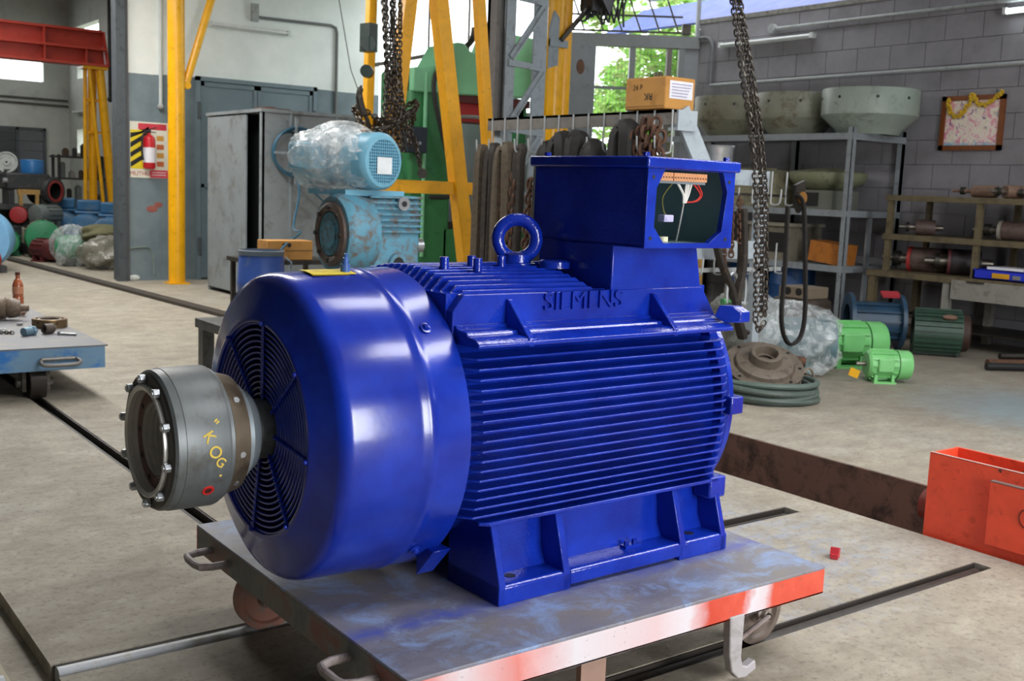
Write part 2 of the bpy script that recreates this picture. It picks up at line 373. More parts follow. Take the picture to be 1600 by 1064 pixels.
grid_wall('wall_back', WALL2, lambda a, t, z: (a, 15.6 + t, z), 4.72, 8.75, 0, ROOFZ, 0.2)
struct(ob('trim_4', G().bx(4.62, 4.745, 15.50, 15.64, 0, ROOFZ).bx(4.66, 4.745, 15.64, 15.85, 0, ROOFZ), GREYCOL))
struct(ob('trim_5', G().bx(4.74, 4.80, 15.56, 15.6, 0, ROOFZ), paint('#5c5f62', 0.5)))
grid_wall('wall_side', WALL2, lambda a, t, z: (8.6 + t, a, z), 13.5, 15.6, 0, ROOFZ, 0.15, [(13.5, 15.55, 2.35, 4.6)])
DX = lambda a, t, z: (11.55 - .8*a + .6*t, 11.3 + .6*a + .8*t, z)
grid_wall('wall_corner', paint('#8d9094', 0.6, sc=3), DX, 0.0, 3.75, 0, ROOFZ, 0.12, [(0.22, 1.85, 1.6, 3.62), (0.05, 3.75, 3.72, 4.6), (1.95, 3.75, 2.6, 4.6)])
grid_wall('wall_far', WHITEW, lambda a, t, z: (a, 26.2 + t, z), -8, 6.95, 0, 5.6, 0.2, [(2.0, 6.22, 3.46, 3.89)])
grid_wall('wall_left', WHITEW, lambda a, t, z: (6.75 + t, a, z), 15.8, 26.2, 0, 5.6, 0.2, [(23.8, 25.57, 4.43, 4.65), (23.5, 25.47, 3.53, 3.83), (25.0, 25.57, 1.92, 2.44)])
grid_wall('wall_outer', GREYCOL, lambda a, t, z: (-8 - t, a, z), -5, 26.2, 0, 5.6, 0.2)
grid_wall('wall_front', WHITEW, lambda a, t, z: (a, -5 - t, z), -8, 11.8, 0, ROOFZ, 0.2, [(1.8, 4.0, 0.5, 3.5)])
WR = grid_wall('wall_right', MORTAR, lambda a, t, z: (11.60 + t, a, z), -5, 11.32, 0, 3.95, 0.2)
CH, CL = 0.282, 0.47
bmesh_cache = {}
def block_mesh(L):
    k = round(L, 3)
    if k not in bmesh_cache:
        g = G().bx(0, 0.046, 0.004, L - 0.004, 0.003, CH - 0.003); me = g.mesh('block'); fixn(me); me.materials.append(BLOCK); bmesh_cache[k] = me
    return bmesh_cache[k]
for r in range(14):
    y = 4.6 - (CL/2 if r % 2 else 0)
    while y < 11.3:
        L = min(CL, 11.31 - y)
        if L > 0.08:
            b = bpy.data.objects.new('block', block_mesh(L)); COL.objects.link(b); b.parent = WR
            b.location = (11.556 + random.uniform(-0.003, 0.003), y, r*CH)
        y += CL
struct(ob('trim_6', G().bx(11.54, 11.8, 4.5, 11.35, 3.93, 3.99), paint('#8f8c86', 0.9, dirt='#6b6862', amt=0.6, sc=9, bump=0.8, bsc=12)))
struct(ob('ceiling', G().bx(-8, 8.7, -5, 15.7, ROOFZ, ROOFZ + 0.08).bx(8.7, 10.6, -5, 12, ROOFZ, ROOFZ + 0.08).bx(-8, 7.0, 15.7, 26.4, 5.5, 5.58).bx(-8, 8.7, 15.6, 15.8, ROOFZ, 5.58).bx(10.6, 12.4, -5, 8.4, ROOFZ, ROOFZ + 0.08), paint('#8e9296', 0.7)))
for k in range(5):
    struct(ob('trim_%d' % (7 + k), G().bx(-8, 6.4, 17 + k*1.7, 17.12 + k*1.7, 5.25, 5.5), GREYCOL))
# ------------------------------------------------------------------ the large blue motor
MT = thing('electric_motor', 'large glossy blue electric motor with finned frame standing on the trolley', 'motor', (1.3, 2.82, 0.32), math.radians(1.5))
ZC = 0.485
AX = (1, 0, 0)
frame = ob('frame', G().lathe([(0.32, 0.05), (0.32, 0.39), (1.40, 0.39), (1.40, 0.05)], (0, 0, ZC), AX, 64), BLUE, MT)
NF = 17
for side in (-1, 1):
    for i in range(NF):
        z = 0.262 + i*(0.712 - 0.262)/(NF - 1)
        tip = 0.458 - 0.040*((z - ZC)/0.235)**2
        poly = [(0.335, 0.30), (0.335, tip - 0.048), (0.372, tip), (1.362, tip), (1.398, tip - 0.022), (1.398, 0.30)]
        g = G().prism([(u, side*v, z - 0.0035) for u, v in poly], (0, 0, 0.007))
        ob('side_fin', g, BLUE, MT, bevel=0.003, seg=3)
# shoulder ledge, name panel, gussets
for side in (-1, 1):
    sec = [(0.30, 0.749), (0.458, 0.749), (0.458, 0.760), (0.440, 0.772), (0.405, 0.776), (0.398, 0.786), (0.355, 0.790), (0.345, 0.800), (0.30, 0.800)]
    ob('shoulder_ledge', G().prism([(0.345, side*v, z) for v, z in sec], (1.035, 0, 0)), BLUE, MT, bevel=0.003)
    out = [(0.338, 0.745), (0.338, 0.838), (0.375, 0.884), (1.345, 0.884), (1.43, 0.770), (1.43, 0.745)]
    pan = ob('name_panel', G().prism([(u, side*0.305, z) for u, z in out], (0, side*0.035, 0)), BLUE, MT, bevel=0.003)
    for u in (0.532, 1.113):
        tri = [(0.332, 0.868), (0.332, 0.745), (0.456, 0.745), (0.456, 0.766), (0.352, 0.868)]
        ob('gusset', G().prism([(u - 0.010, side*v, z) for v, z in tri], (0.020, 0, 0)).prism([(u - 0.022, side*v, z) for v, z in [(0.335, 0.79), (0.335, 0.76), (0.45, 0.76), (0.45, 0.768)]], (0.044, 0, 0)), BLUE, MT, bevel=0.003)
    if side < 0:
        tg = text_geo('SIEMENS', 0.074, 0.0085, 0.0)
        xs = [p[0] for p in tg.v]; sx = 0.316/(max(xs) - min(xs)); ys = [p[1] for p in tg.v]; sy = 0.054/(max(ys) - min(ys))
        mapg(tg, lambda p: Vector((0.82 + p.x*sx, -0.3400 - p.z, 0.8535 + p.y*sy)))
        o = ob('raised_lettering', tg, BLUE, pan, smooth=0); o['label'] = 'raised cast lettering SIEMENS on blue panel'
# ribs on top of the frame
vs = [0.305 - 0.036*i for i in range(18)]
for v in vs:
    z = 0.944 - 0.55*v*v; u1 = 0.905 if v > -0.06 else 1.385
    poly = [(0.335, 0.82), (0.335, z - 0.062), (0.398, z), (u1 - 0.03, z), (u1, z - 0.02), (u1, 0.82)]
    ob('top_fin', G().prism([(u, -v - 0.0045, zz) for u, zz in poly], (0, 0.009, 0)), BLUE, MT, bevel=0.003, seg=3)
ob('top_deck', G().bx(0.335, 1.39, -0.31, 0.31, 0.78, 0.885), BLUE, MT)
for u, v in ((0.47, 0.10), (0.55, 0.16), (0.60, 0.06), (0.70, 0.08)):
    ob('top_stud', G().cyl((u, -v, 0.93), (u, -v, 0.972), 0.014, n=12), BLUE, MT, bevel=0.002)
eb = ob('eyebolt', G().lathe([(0, 0.001), (0, 0.062), (0.018, 0.062), (0.022, 0.050), (0.045, 0.046), (0.052, 0.03), (0.052, 0.001)], (0.823, 0, 0.925), (0, 0, 1), 28), BLUE, MT)
ob('lifting_ring', G().torus((0.823, 0, 1.020), (0.55, 0.83, 0), 0.063, 0.0215, 40, 14), BLUE, eb)
ob('cover_boss', G().lathe([(0, 0.001), (0, 0.05), (0.02, 0.05), (0.026, 0.04), (0.026, 0.001)], (0.885, -0.12, 0.935), (0, 0, 1), 20), BLUE, MT)
# drive end shield
es = ob('end_shield', G().lathe([(1.385, 0.05), (1.385, 0.425), (1.405, 0.440), (1.425, 0.440), (1.445, 0.415), (1.455, 0.30), (1.49, 0.26), (1.50, 0.15), (1.50, 0.05)], (0, 0, ZC), AX, 72), BLUE, MT)
ob('end_lug', G().prism([(1.345, -0.40, 0.79), (1.345, -0.445, 0.775), (1.40, -0.47, 0.775), (1.40, -0.47, 0.81), (1.37, -0.455, 0.83), (1.345, -0.42, 0.83)], (0.045, 0, 0.0)), BLUE, es, bevel=0.004)
ob('end_lug', G().bx(1.39, 1.452, -0.462, -0.40, 0.465, 0.525), BLUE, es, bevel=0.006)
ob('end_lug', G().bx(1.36, 1.44, -0.42, -0.34, 0.17, 0.245), BLUE, es, bevel=0.008)
ob('drive_shaft', G().cyl((1.49, 0, ZC), (1.62, 0, ZC), 0.05, n=32), HUBS, MT)
# feet
for side in (-1, 1):
    sec = [(0.20, 0.0), (0.458, 0.0), (0.458, 0.052), (0.450, 0.060), (0.20, 0.060)]
    base = G()
    base.prism([(0.447, side*v, z) for v, z in sec], (0.27, 0, 0))
    base.prism([(0.717, side*v, z + (0.012 if z == 0 else 0)) for v, z in sec], (0.49, 0, 0))
    base.prism([(1.207, side*v, z) for v, z in sec], (0.21, 0, 0))
    ft = ob('foot', base, BLUE, MT, bevel=0.004)
    ob('foot_wall', G().prism([(0.45, side*v, z) for v, z in [(0.20, 0.05), (0.375, 0.05), (0.35, 0.10), (0.335, 0.236), (0.20, 0.236)]], (0.955, 0, 0)), BLUE, ft, bevel=0.004)
    for u, th in ((0.447, 0.024), (0.688, 0.026), (1.188, 0.026), (1.385, 0.024)):
        ob('foot_rib', G().prism([(u, side*v, z) for v, z in [(0.20, 0.0), (0.458, 0.0), (0.458, 0.06), (0.404, 0.236), (0.20, 0.236)]], (th, 0, 0)), BLUE, ft, bevel=0.003)
    ob('foot_flange', G().prism([(0.41, side*v, 0.228) for v in (0.20, 0.418)][0:1] + [(0.41, side*0.40, 0.228), (0.435, side*0.42, 0.228), (1.40, side*0.42, 0.228), (1.40, side*0.20, 0.228)], (0, 0, 0.012)), BLUE, ft, bevel=0.003)
    gb = G().bx(0.99, 1.055, side*0.395 - 0.014, side*0.395 + 0.014, 0.058, 0.068)
    for u in (1.005, 1.04): gb.hexb((u, side*0.395, 0.066), (0, 0, 1), 0.009, 0.016)
    ob('earth_clamp', gb, BLUE, ft)
    for u in (0.53, 1.29): ob('bolt_hole', G().cyl((u, side*0.40, 0.0602), (u, side*0.40, 0.0612), 0.017, n=16), BLACK, ft)
# fan cowl
prof = [(-0.082, 0.300), (-0.084, 0.308), (-0.080, 0.316), (-0.066, 0.345), (-0.052, 0.405), (-0.044, 0.425), (-0.030, 0.434), (-0.012, 0.438), (0.18, 0.443), (0.196, 0.444), (0.206, 0.448), (0.216, 0.450), (0.226, 0.448), (0.24, 0.446), (0.337, 0.449),
        (0.337, 0.440), (0.10, 0.432), (-0.03, 0.424), (-0.045, 0.40), (-0.058, 0.345), (-0.070, 0.305), (-0.072, 0.298)]
cowl = ob('fan_cowl', G().lathe(prof, (0, 0, ZC), AX, 128, closed=True), COWLB, MT, smooth=50)
ob('cowl_back', G().lathe([(0.30, 0.435), (0.31, 0.05)], (0, 0, ZC), AX, 64), BLACK, cowl)
GRB = m_blue('grille_blue', 0, 1, 0.22)
for i in range(13):
    r = 0.098 + i*0.0165
    ob('grille_ring', G().torus((-0.074 + 0.01*(1 - (r/0.31)**2), 0, ZC), AX, r, 0.0042, 72, 6), GRB, cowl)
for k in range(8):
    th = 2*PI*k/8 + 0.10
    d = Vector((0, math.cos(th), math.sin(th))); c = Vector((0, 0, ZC))
    g = G().tube([c + d*0.085 + Vector((-0.071, 0, 0)), c + d*0.306 + Vector((-0.080, 0, 0))], 0.0042, 6)
    ob('grille_spoke', g, GRB, cowl)
    g = G().ball(c + d*0.302 + Vector((-0.086, 0, 0)), 0.007, 8, 6)
    for j in range(13): g.ball(c + d*(0.098 + j*0.0165) + Vector((-0.0755 - 0.0006*j, 0, 0)), 0.0042, 6, 4)
    ob('spoke_welds', g, GRB, cowl)
fan = G().lathe([(0.02, 0.05), (0.02, 0.12), (0.14, 0.13), (0.14, 0.05)], (0, 0, ZC), AX, 32)
for k in range(9):
    th = 2*PI*k/9; d = Vector((0, math.cos(th), math.sin(th))); e = Vector((0, -math.sin(th), math.cos(th)))
    p = [Vector((x, 0, ZC)) + d*r + e*s for x, r, s in ((0.03, 0.12, -0.01), (0.12, 0.12, 0.02), (0.12, 0.33, 0.05), (0.03, 0.33, -0.01))]
    fan.prism(p, e*0.006)
ob('fan_impeller', fan, paint('#0d0e14', 0.5), cowl)
def on_cowl(u, ang, r): return Vector((u, -math.sin(ang)*r, ZC + math.cos(ang)*r))     # ang from the top towards the camera side
for u, a in ((0.26, 0.81), (0.250, 2.36)):
    p = on_cowl(u, a, 0.448); n = on_cowl(u, a, 1.0) - Vector((u, 0, ZC))
    ob('cowl_bolt', G().lathe([(0, 0.017), (0.004, 0.017), (0.005, 0.011), (0.013, 0.009), (0.016, 0.001)], p, n, 16), COWLB, cowl)
g = G(); uu = [0.045, 0.185]; aa = [-0.02 + 0.05*i for i in range(5)]
vsx = [on_cowl(u, a, 0.4455) for a in aa for u in uu] + [on_cowl(u, a, 0.4425) for a in aa for u in uu]
n = len(aa)
g.add(vsx, [(2*i, 2*i + 1, 2*i + 3, 2*i + 2) for i in range(n - 1)] + [(2*n + 2*i, 2*n + 2*i + 2, 2*n + 2*i + 3, 2*n + 2*i + 1) for i in range(n - 1)])
o = ob('warning_sticker', g, paint('#e8cf2e', 0.4, dirt='#c9a81e', amt=0.2), cowl); o['label'] = 'yellow sticker on top of the cowl'
ob('grease_nipple', G().lathe([(0, 0.014), (0.022, 0.014), (0.022, 0.009), (0.04, 0.009), (0.042, 0.005), (0.052, 0.006), (0.054, 0.001)], on_cowl(0.165, 0.10, 0.444), (0, -0.06, 1), 12), paint('#3f63a8', 0.3), cowl)
ob('cowl_bracket', G().prism([(0.30, -0.25, 0.06), (0.30, -0.34, 0.155), (0.30, -0.25, 0.155)], (0.06, 0, 0)), BLUE, MT, bevel=0.003)
# coupling hub
hub = ob('coupling_hub', G().lathe([(-0.385, 0.146), (-0.385, 0.180), (-0.378, 0.187), (-0.358, 0.189), (-0.357, 0.1905), (-0.245, 0.192), (-0.238, 0.190), (-0.2375, 0.183), (-0.226, 0.183), (-0.222, 0.177), (-0.222, 0.10), (-0.30, 0.10), (-0.30, 0.146)], (0, 0, ZC), AX, 96, closed=True), HUBS, MT, smooth=30)
hub['label'] = 'turned steel coupling hub on the motor shaft'
ob('hub_front_plate', G().lathe([(-0.3865, 0.147), (-0.392, 0.149), (-0.392, 0.177), (-0.3865, 0.182)], (0, 0, ZC), AX, 96), DARKST, hub)
ob('hub_inner_ring', G().lathe([(-0.385, 0.151), (-0.402, 0.150), (-0.404, 0.146), (-0.400, 0.135), (-0.372, 0.133), (-0.370, 0.100), (-0.372, 0.098), (-0.28, 0.098)], (0, 0, ZC), AX, 96), BRIGHT, hub)
ob('hub_bore_face', G().lathe([(-0.3715, 0.1335), (-0.3725, 0.1335), (-0.3725, 0.101)], (0, 0, ZC), AX, 64), paint('#6e5049', 0.45, metal=0.5), hub)
ob('hub_bore_end', G().cyl((-0.29, 0, ZC), (-0.28, 0, ZC), 0.099, n=48), BRIGHT, hub)
for k in range(10):
    th = 2*PI*(k + 0.35)/10; p = Vector((-0.392, math.cos(th)*0.165, ZC + math.sin(th)*0.165))
    ob('hub_bolt', G().lathe([(0, 0.014), (-0.0, 0.014)], p, AX, 6).hexb(p, (-1, 0, 0), 0.0125, 0.017).cyl(p + Vector((-0.017, 0, 0)), p + Vector((-0.020, 0, 0)), 0.008, n=12), GALV, hub, bevel=0.001)
for k in range(10):
    th = 2*PI*(k + 0.1)/10; p = Vector((-0.3745, math.cos(th)*0.117, ZC + math.sin(th)*0.117))
    ob('bore_hole', G().cyl(p, p + Vector((0.004, 0, 0)), 0.0075, n=12), BLACK, hub)
ob('hub_rear_ring', G().lathe([(-0.226, 0.10), (-0.226, 0.170), (-0.222, 0.174), (-0.172, 0.160), (-0.168, 0.150), (-0.168, 0.08)], (0, 0, ZC), AX, 72), RUSTHUB, hub, smooth=30)
ob('hub_collar', G().lathe([(-0.170, 0.10), (-0.170, 0.136), (-0.150, 0.136), (-0.142, 0.126), (-0.120, 0.112), (-0.112, 0.09)], (0, 0, ZC), AX, 64), paint('#8d969c', 0.45, metal=0.3, dirt='#70767a', amt=0.4), hub, smooth=30)
ob('motor_shaft', G().cyl((-0.13, 0, ZC), (0.03, 0, ZC), 0.085, n=40), HUBS, hub)
for th in (0.75, -0.15, -0.75):
    p = Vector((-0.198, -math.cos(th)*0.160, ZC + math.sin(th)*0.160)); n = Vector((0, -math.cos(th), math.sin(th)))
    ob('set_screw', G().hexb(p, n, 0.009, 0.009), GALV, hub)
def on_hub(u, ang, r=0.1925): return Vector((u, -math.cos(ang)*r, ZC + math.sin(ang)*r))
p = on_hub(-0.290, -0.62, 0.190); nn = on_hub(0, -0.62, 1) - Vector((0, 0, ZC))
tp = ob('tapped_hole', G().lathe([(0.0, 0.0165), (0.0035, 0.0155), (0.0035, 0.010), (0.0, 0.009)], p, nn, 20), paint('#c8241f', 0.4), hub); tp['label'] = 'red painted tapped hole'
ob('hole_core', G().cyl(p, p + nn*0.0030, 0.0098, n=16), paint('#3a1210', 0.6), hub)
CHALK = paint('#d8bb55', 0.85)
for ch, u, a, rot, sz in (('K', -0.300, 0.20, -1.1, 0.042), ('"', -0.285, 0.36, -0.9, 0.04), ('O', -0.285, -0.02, -0.5, 0.044), ('G', -0.270, -0.17, -0.6, 0.036), ('.', -0.266, -0.30, 0, 0.05)):
    tg = text_geo(ch, sz, 0.0, 0.0006)
    ca, sa = math.cos(rot), math.sin(rot)
    mapg(tg, lambda q: on_hub(u + (q.x*ca - q.y*sa), a + (q.x*sa + q.y*ca)/0.19, 0.1928))
    o = ob('chalk_mark', tg, CHALK, hub, smooth=0); o['label'] = 'yellow chalk letter'
# terminal box
u0, u1, vb, vf, zb, zt = 0.932, 1.320, -0.055, 0.466, 1.020, 1.258
th = 0.012
g = G().bx(u0, u0 + th, -vf, -vb, zb, zt).bx(u1 - th, u1, -vf, -vb, zb, zt).bx(u0, u1, -vb - th, -vb, zb, zt).bx(u0, u1, -vf, -vb, zb, zb + th)
tb = ob('terminal_box', g, BLUE, MT, bevel=0.003)
ob('box_lining', G().bx(u0 + th, u0 + th + 0.002, -vf + 0.02, -vb - th, zb + th, zt).bx(u1 - th - 0.002, u1 - th, -vf + 0.02, -vb - th, zb + th, zt).bx(u0 + th, u1 - th, -vb - th - 0.003, -vb - th - 0.001, zb + th, zt).bx(u0 + th, u1 - th, -vf + 0.02, -vb - th, zb + th, zb + th + 0.002), paint('#86a3a4', 0.5), tb)
outer = [(u0, zb), (u1, zb), (u1, zt), (u0, zt)]
inner = [(0.968, 1.085), (1.012, 1.036), (1.215, 1.036), (1.270, 1.072), (1.287, 1.195), (1.262, 1.256), (1.004, 1.256), (0.972, 1.20)]
def plate_with_hole(outer, inner, y0, y1):
    # triangulated ring between a rectangle and an octagon
    g = G(); no, ni = len(outer), len(inner)
    per = [0, 0, 1, 1, 2, 2, 3, 3]              # nearest rectangle corner of each octagon point: list starts at lower left
    fr = [(u, y0, z) for u, z in outer] + [(u, y0, z) for u, z in inner]; bk = [(u, y1, z) for u, z in outer] + [(u, y1, z) for u, z in inner]
    near = [0, 0, 1, 1, 2, 2, 3, 3]
    F = []
    for i in range(ni):
        j = (i + 1) % ni
        if near[i] == near[j]: F.append((near[i], 4 + j, 4 + i))
        else: F.append((near[i], near[j], 4 + j, 4 + i))
    k = len(fr); fs = list(F) + [tuple(a + k for a in reversed(f)) for f in F]
    fs += [(i, (i + 1) % 4, k + (i + 1) % 4, k + i) for i in range(4)] + [(4 + i, k + 4 + i, k + 4 + (i + 1) % ni, 4 + (i + 1) % ni) for i in range(ni)]
    return g.add(fr + bk, fs)
fp = ob('front_frame', plate_with_hole(outer, inner, -vf - 0.008, -vf + 0.012), BLUE, tb, bevel=0.003)
for u, z in ((0.956, 1.232), (1.292, 1.228), (0.955, 1.05), (1.29, 1.048)):
    ob('frame_hole', G().cyl((u, -vf - 0.0092, z), (u, -vf - 0.0078, z), 0.006, n=12), BLACK, tb)
ob('lid', G().bx(u0 - 0.014, u1 + 0.012, -vf - 0.02, -vb + 0.014, zt, zt + 0.034), BLUE, tb, bevel=0.006, seg=3)
for u, v in ((0.945, 0.45), (1.30, 0.45), (0.955, -0.02), (1.30, -0.02)):
    ob('lid_bolt', G().hexb((u, -v, zt + 0.033), (0, 0, 1), 0.011, 0.014), BLUE, tb)
ob('box_neck', G().prism([(0.934, -0.338, 0.86), (0.934, -0.338, zb + 0.002), (1.310, -0.338, zb + 0.002), (1.332, -0.338, 0.92), (1.345, -0.338, 0.86)], (0, 0.36, 0)), BLUE, MT, bevel=0.004)
TERM = paint('#e2a070', 0.5)
st = ob('terminal_strip', G().bx(1.0, 1.230, -0.43, -0.40, 1.216, 1.224), paint('#7d858c', 0.4), tb)
for i in range(18):
    x = 1.004 + i*0.0124 + (0.003 if i > 5 else 0)
    ob('terminal_block', G().bx(x, x + 0.0116, -0.437, -0.398, 1.224, 1.249).bx(x + 0.004, x + 0.008, -0.4375, -0.43, 1.233, 1.237), TERM, st)
    ob('screw_slot', G().bx(x + 0.0035, x + 0.0085, -0.4380, -0.4372, 1.232, 1.237), paint('#5a3a28', 0.6), st)
WW = paint('#e6e4de', 0.4); WR_ = paint('#c8342c', 0.4)
def wire(name, pts, r, mat):
    P = [Vector(p) for p in pts]; q = []
    for i in range(len(P) - 1):
        a = P[max(i - 1, 0)]; b = P[i]; c = P[i + 1]; d = P[min(i + 2, len(P) - 1)]
        for s in range(8):
            t = s/8; q.append(0.5*((2*b) + (c - a)*t + (2*a - 5*b + 4*c - d)*t*t + (3*b - a - 3*c + d)*t**3))
    q.append(P[-1]); return G().tube(q, r, 6)
for i, x in enumerate((1.115, 1.155, 1.165, 1.178)): ob('white_wire', wire('w', [(x, -0.42, 1.219), (1.138 + i*0.008, -0.425, 1.185), (1.146 + i*0.003, -0.42, 1.158)], 0.0042, WW), WW, tb)
for i, x in enumerate((1.185, 1.205)): ob('red_wire', wire('w', [(x, -0.42, 1.219), (1.215 + i*0.008, -0.425, 1.187), (1.20 + i*0.006, -0.42, 1.165), (1.155, -0.415, 1.160)], 0.0028, WR_), WR_, tb)
ob('black_lead', wire('w', [(1.148, -0.42, 1.160), (1.142, -0.42, 1.125), (1.140, -0.415, 1.09), (1.15, -0.40, 1.06), (1.165, -0.38, 1.036)], 0.0032, WW), paint('#8f8f8d', 0.4), tb)
ob('blue_wire', wire('w', [(1.095, -0.42, 1.219), (1.065, -0.41, 1.175), (1.07, -0.41, 1.135), (1.083, -0.41, 1.118)], 0.0022, WW), paint('#6a6a35', 0.4), tb)
ob('lilac_connector', G().bx(1.062, 1.103, -0.425, -0.395, 1.098, 1.120).bx(1.066, 1.078, -0.427, -0.42, 1.103, 1.115), paint('#b9b4dc', 0.4), tb, bevel=0.003)
ob('white_cap', G().cyl((1.085, -0.40, 1.036), (1.085, -0.40, 1.052), 0.016, n=16).cyl((1.02, -0.41, 1.034), (1.0, -0.40, 1.065), 0.006, n=8), paint('#dcd8b8', 0.4), tb)

# ------------------------------------------------------------------ the trolley under the motor
TX0, TX1, TY0, TY1, TZ = 1.30, 2.885, 2.11, 3.51, 0.32
TL = thing('flatbed_trolley', 'grey topped steel flatbed trolley with red and white edge under the motor', 'trolley', ((TX0 + TX1)/2, (TY0 + TY1)/2, 0))
def tw(name, g, mat, par=None, **k): return ob(name, g, mat, par or TL, world=True, **k) if par is None else ob(name, g, mat, par, **k)
tw('deck_plate', G().bx(TX0, TX1, TY0, TY1, TZ - 0.010, TZ), DECK, bevel=0.002)
tw('side_beam', G().bx(TX0, TX1, TY0, TY0 + 0.008, TZ - 0.092, TZ - 0.010).bx(TX0, TX1, TY0, TY0 + 0.05, TZ - 0.092, TZ - 0.084), DECKR, bevel=0.002)
tw('side_beam', G().bx(TX0, TX1, TY1 - 0.008, TY1, TZ - 0.092, TZ - 0.010), DECKR)
tw('end_beam', G().bx(TX0, TX0 + 0.008, TY0 + 0.008, TY1 - 0.008, TZ - 0.092, TZ - 0.010), DECKE)
tw('end_beam', G().bx(TX1 - 0.008, TX1, TY0 + 0.008, TY1 - 0.008, TZ - 0.092, TZ - 0.010), DECKR)
for x in (1.6, 2.05, 2.5): tw('cross_member', G().bx(x, x + 0.06, TY0 + 0.01, TY1 - 0.01, TZ - 0.09, TZ - 0.012), DARKST)
HAND = paint('#9a8f8c', 0.5, dirt='#7c6a64', amt=0.5, sc=15)
for yc in (3.30, 2.33):
    P = [(TX0 + 0.004, yc - 0.075, 0.268), (TX0 - 0.055, yc - 0.075, 0.268), (TX0 - 0.088, yc - 0.06, 0.268), (TX0 - 0.095, yc - 0.03, 0.268), (TX0 - 0.095, yc + 0.03, 0.268), (TX0 - 0.088, yc + 0.06, 0.268), (TX0 - 0.055, yc + 0.075, 0.268), (TX0 + 0.004, yc + 0.075, 0.268)]
    tw('pull_handle', G().tube(P, 0.0125, 10), HAND)
WHEELM = paint('#b07b68', 0.5, dirt='#8a8078', amt=0.5, sc=11); RIM = paint('#6a5d54', 0.5, dirt='#3c3632', amt=0.4)
for x, y in ((1.47, 3.31), (2.83, 3.31), (1.47, 2.345), (2.83, 2.345)):
    g = G().lathe([(-0.022, 0.001), (-0.022, 0.03), (-0.012, 0.04), (-0.012, 0.085), (-0.024, 0.092), (-0.024, 0.112), (0.024, 0.112), (0.024, 0.092), (0.012, 0.085), (0.012, 0.04), (0.022, 0.03), (0.022, 0.001)], (x, y, 0.112 - 0.012), (0, 1, 0), 40)
    wh = tw('wheel', g, WHEELM if x < 2 else RIM)
    for s in (-1, 1):
        br = G().bx(x - 0.032, x + 0.032, y + s*0.042 - 0.005, y + s*0.042 + 0.005, 0.085, 0.235)
        br.cyl((x, y + s*0.047, 0.10), (x, y + s*0.062, 0.10), 0.022, n=6)
        tw('wheel_fork', br, paint('#a59a90', 0.55, dirt='#7c6f66', amt=0.5, sc=14))
    tw('axle', G().cyl((x, y - 0.07, 0.10), (x, y + 0.07, 0.10), 0.012, n=12), DARKST)
hk = G().prism([(2.435, TY0 - 0.006, 0.24), (2.500, TY0 - 0.006, 0.24), (2.497, TY0 - 0.006, 0.10), (2.507, TY0 - 0.006, 0.07), (2.527, TY0 - 0.006, 0.062), (2.565, TY0 - 0.006, 0.075), (2.570, TY0 - 0.006, 0.045), (2.525, TY0 - 0.006, 0.028), (2.490, TY0 - 0.006, 0.032), (2.460, TY0 - 0.006, 0.06), (2.445, TY0 - 0.006, 0.11)], (0, 0.03, 0))
tw('tow_hook', hk, paint('#b3aeb0', 0.5, dirt='#8f8a86', amt=0.4), bevel=0.004)
tw('brake_rod', G().cyl((2.53, TY0 + 0.05, 0.12), (2.83, TY0 + 0.17, 0.10), 0.008, n=8), HAND)
tw('stake_bracket', G().bx(1.86, 1.95, TY0 + 0.01, TY0 + 0.03, 0.12, 0.235), paint('#9c7d6f', 0.5))
# ------------------------------------------------------------------ chains
def link_geo(L, W, r, g=None, M=None):
    g = g or G(); P = []; a = (L - W)/2
    for i in range(5): th = -PI/2 + PI*i/4; P.append(Vector((W/2*math.cos(th)*0 + 0, W/2*math.sin(th), a + W/2*math.cos(th))))
    for i in range(5): th = PI/2 + PI*i/4; P.append(Vector((0, W/2*math.sin(th), -a + W/2*math.cos(th))))
    if M is not None: P = [M @ p for p in P]
    return g.tube(P, r, 5, True)
def resample(path, step):
    P = [Vector(p) for p in path]; out = []; need = 0.0
    for a, b in zip(P[:-1], P[1:]):
        L = (b - a).length
        while need <= L: out.append((a.lerp(b, need/L), (b - a).normalized())); need += step
        need -= L
    return out
def link_frames(path, L, r, twist=0.0):
    step = L - 2.6*r; out = []
    for k, (p, t) in enumerate(resample(path, step)):
        q = t.to_track_quat('Z', 'Y').to_matrix().to_4x4()
        out.append(Matrix.Translation(p) @ q @ Matrix.Rotation(twist + (PI/2)*(k % 2) + random.uniform(-.2, .2), 4, 'Z'))
    return out
def chain_geo(path, L, W, r, twist=0.0, g=None):
    g = g or G()
    for M in link_frames(path, L, r, twist): link_geo(L, W, r, g, M)
    return g
def curve(pts, n=8):
    P = [Vector(p) for p in pts]; q = []
    for i in range(len(P) - 1):
        a = P[max(i - 1, 0)]; b = P[i]; c = P[i + 1]; d = P[min(i + 2, len(P) - 1)]
        for s in range(n):
            t = s/n; q.append(0.5*((2*b) + (c - a)*t + (2*a - 5*b + 4*c - d)*t*t + (3*b - a - 3*c + d)*t**3))
    q.append(P[-1]); return q
def wob(th, name, g, mat, **k): return ob(name, g, mat, th, world=True, **k)

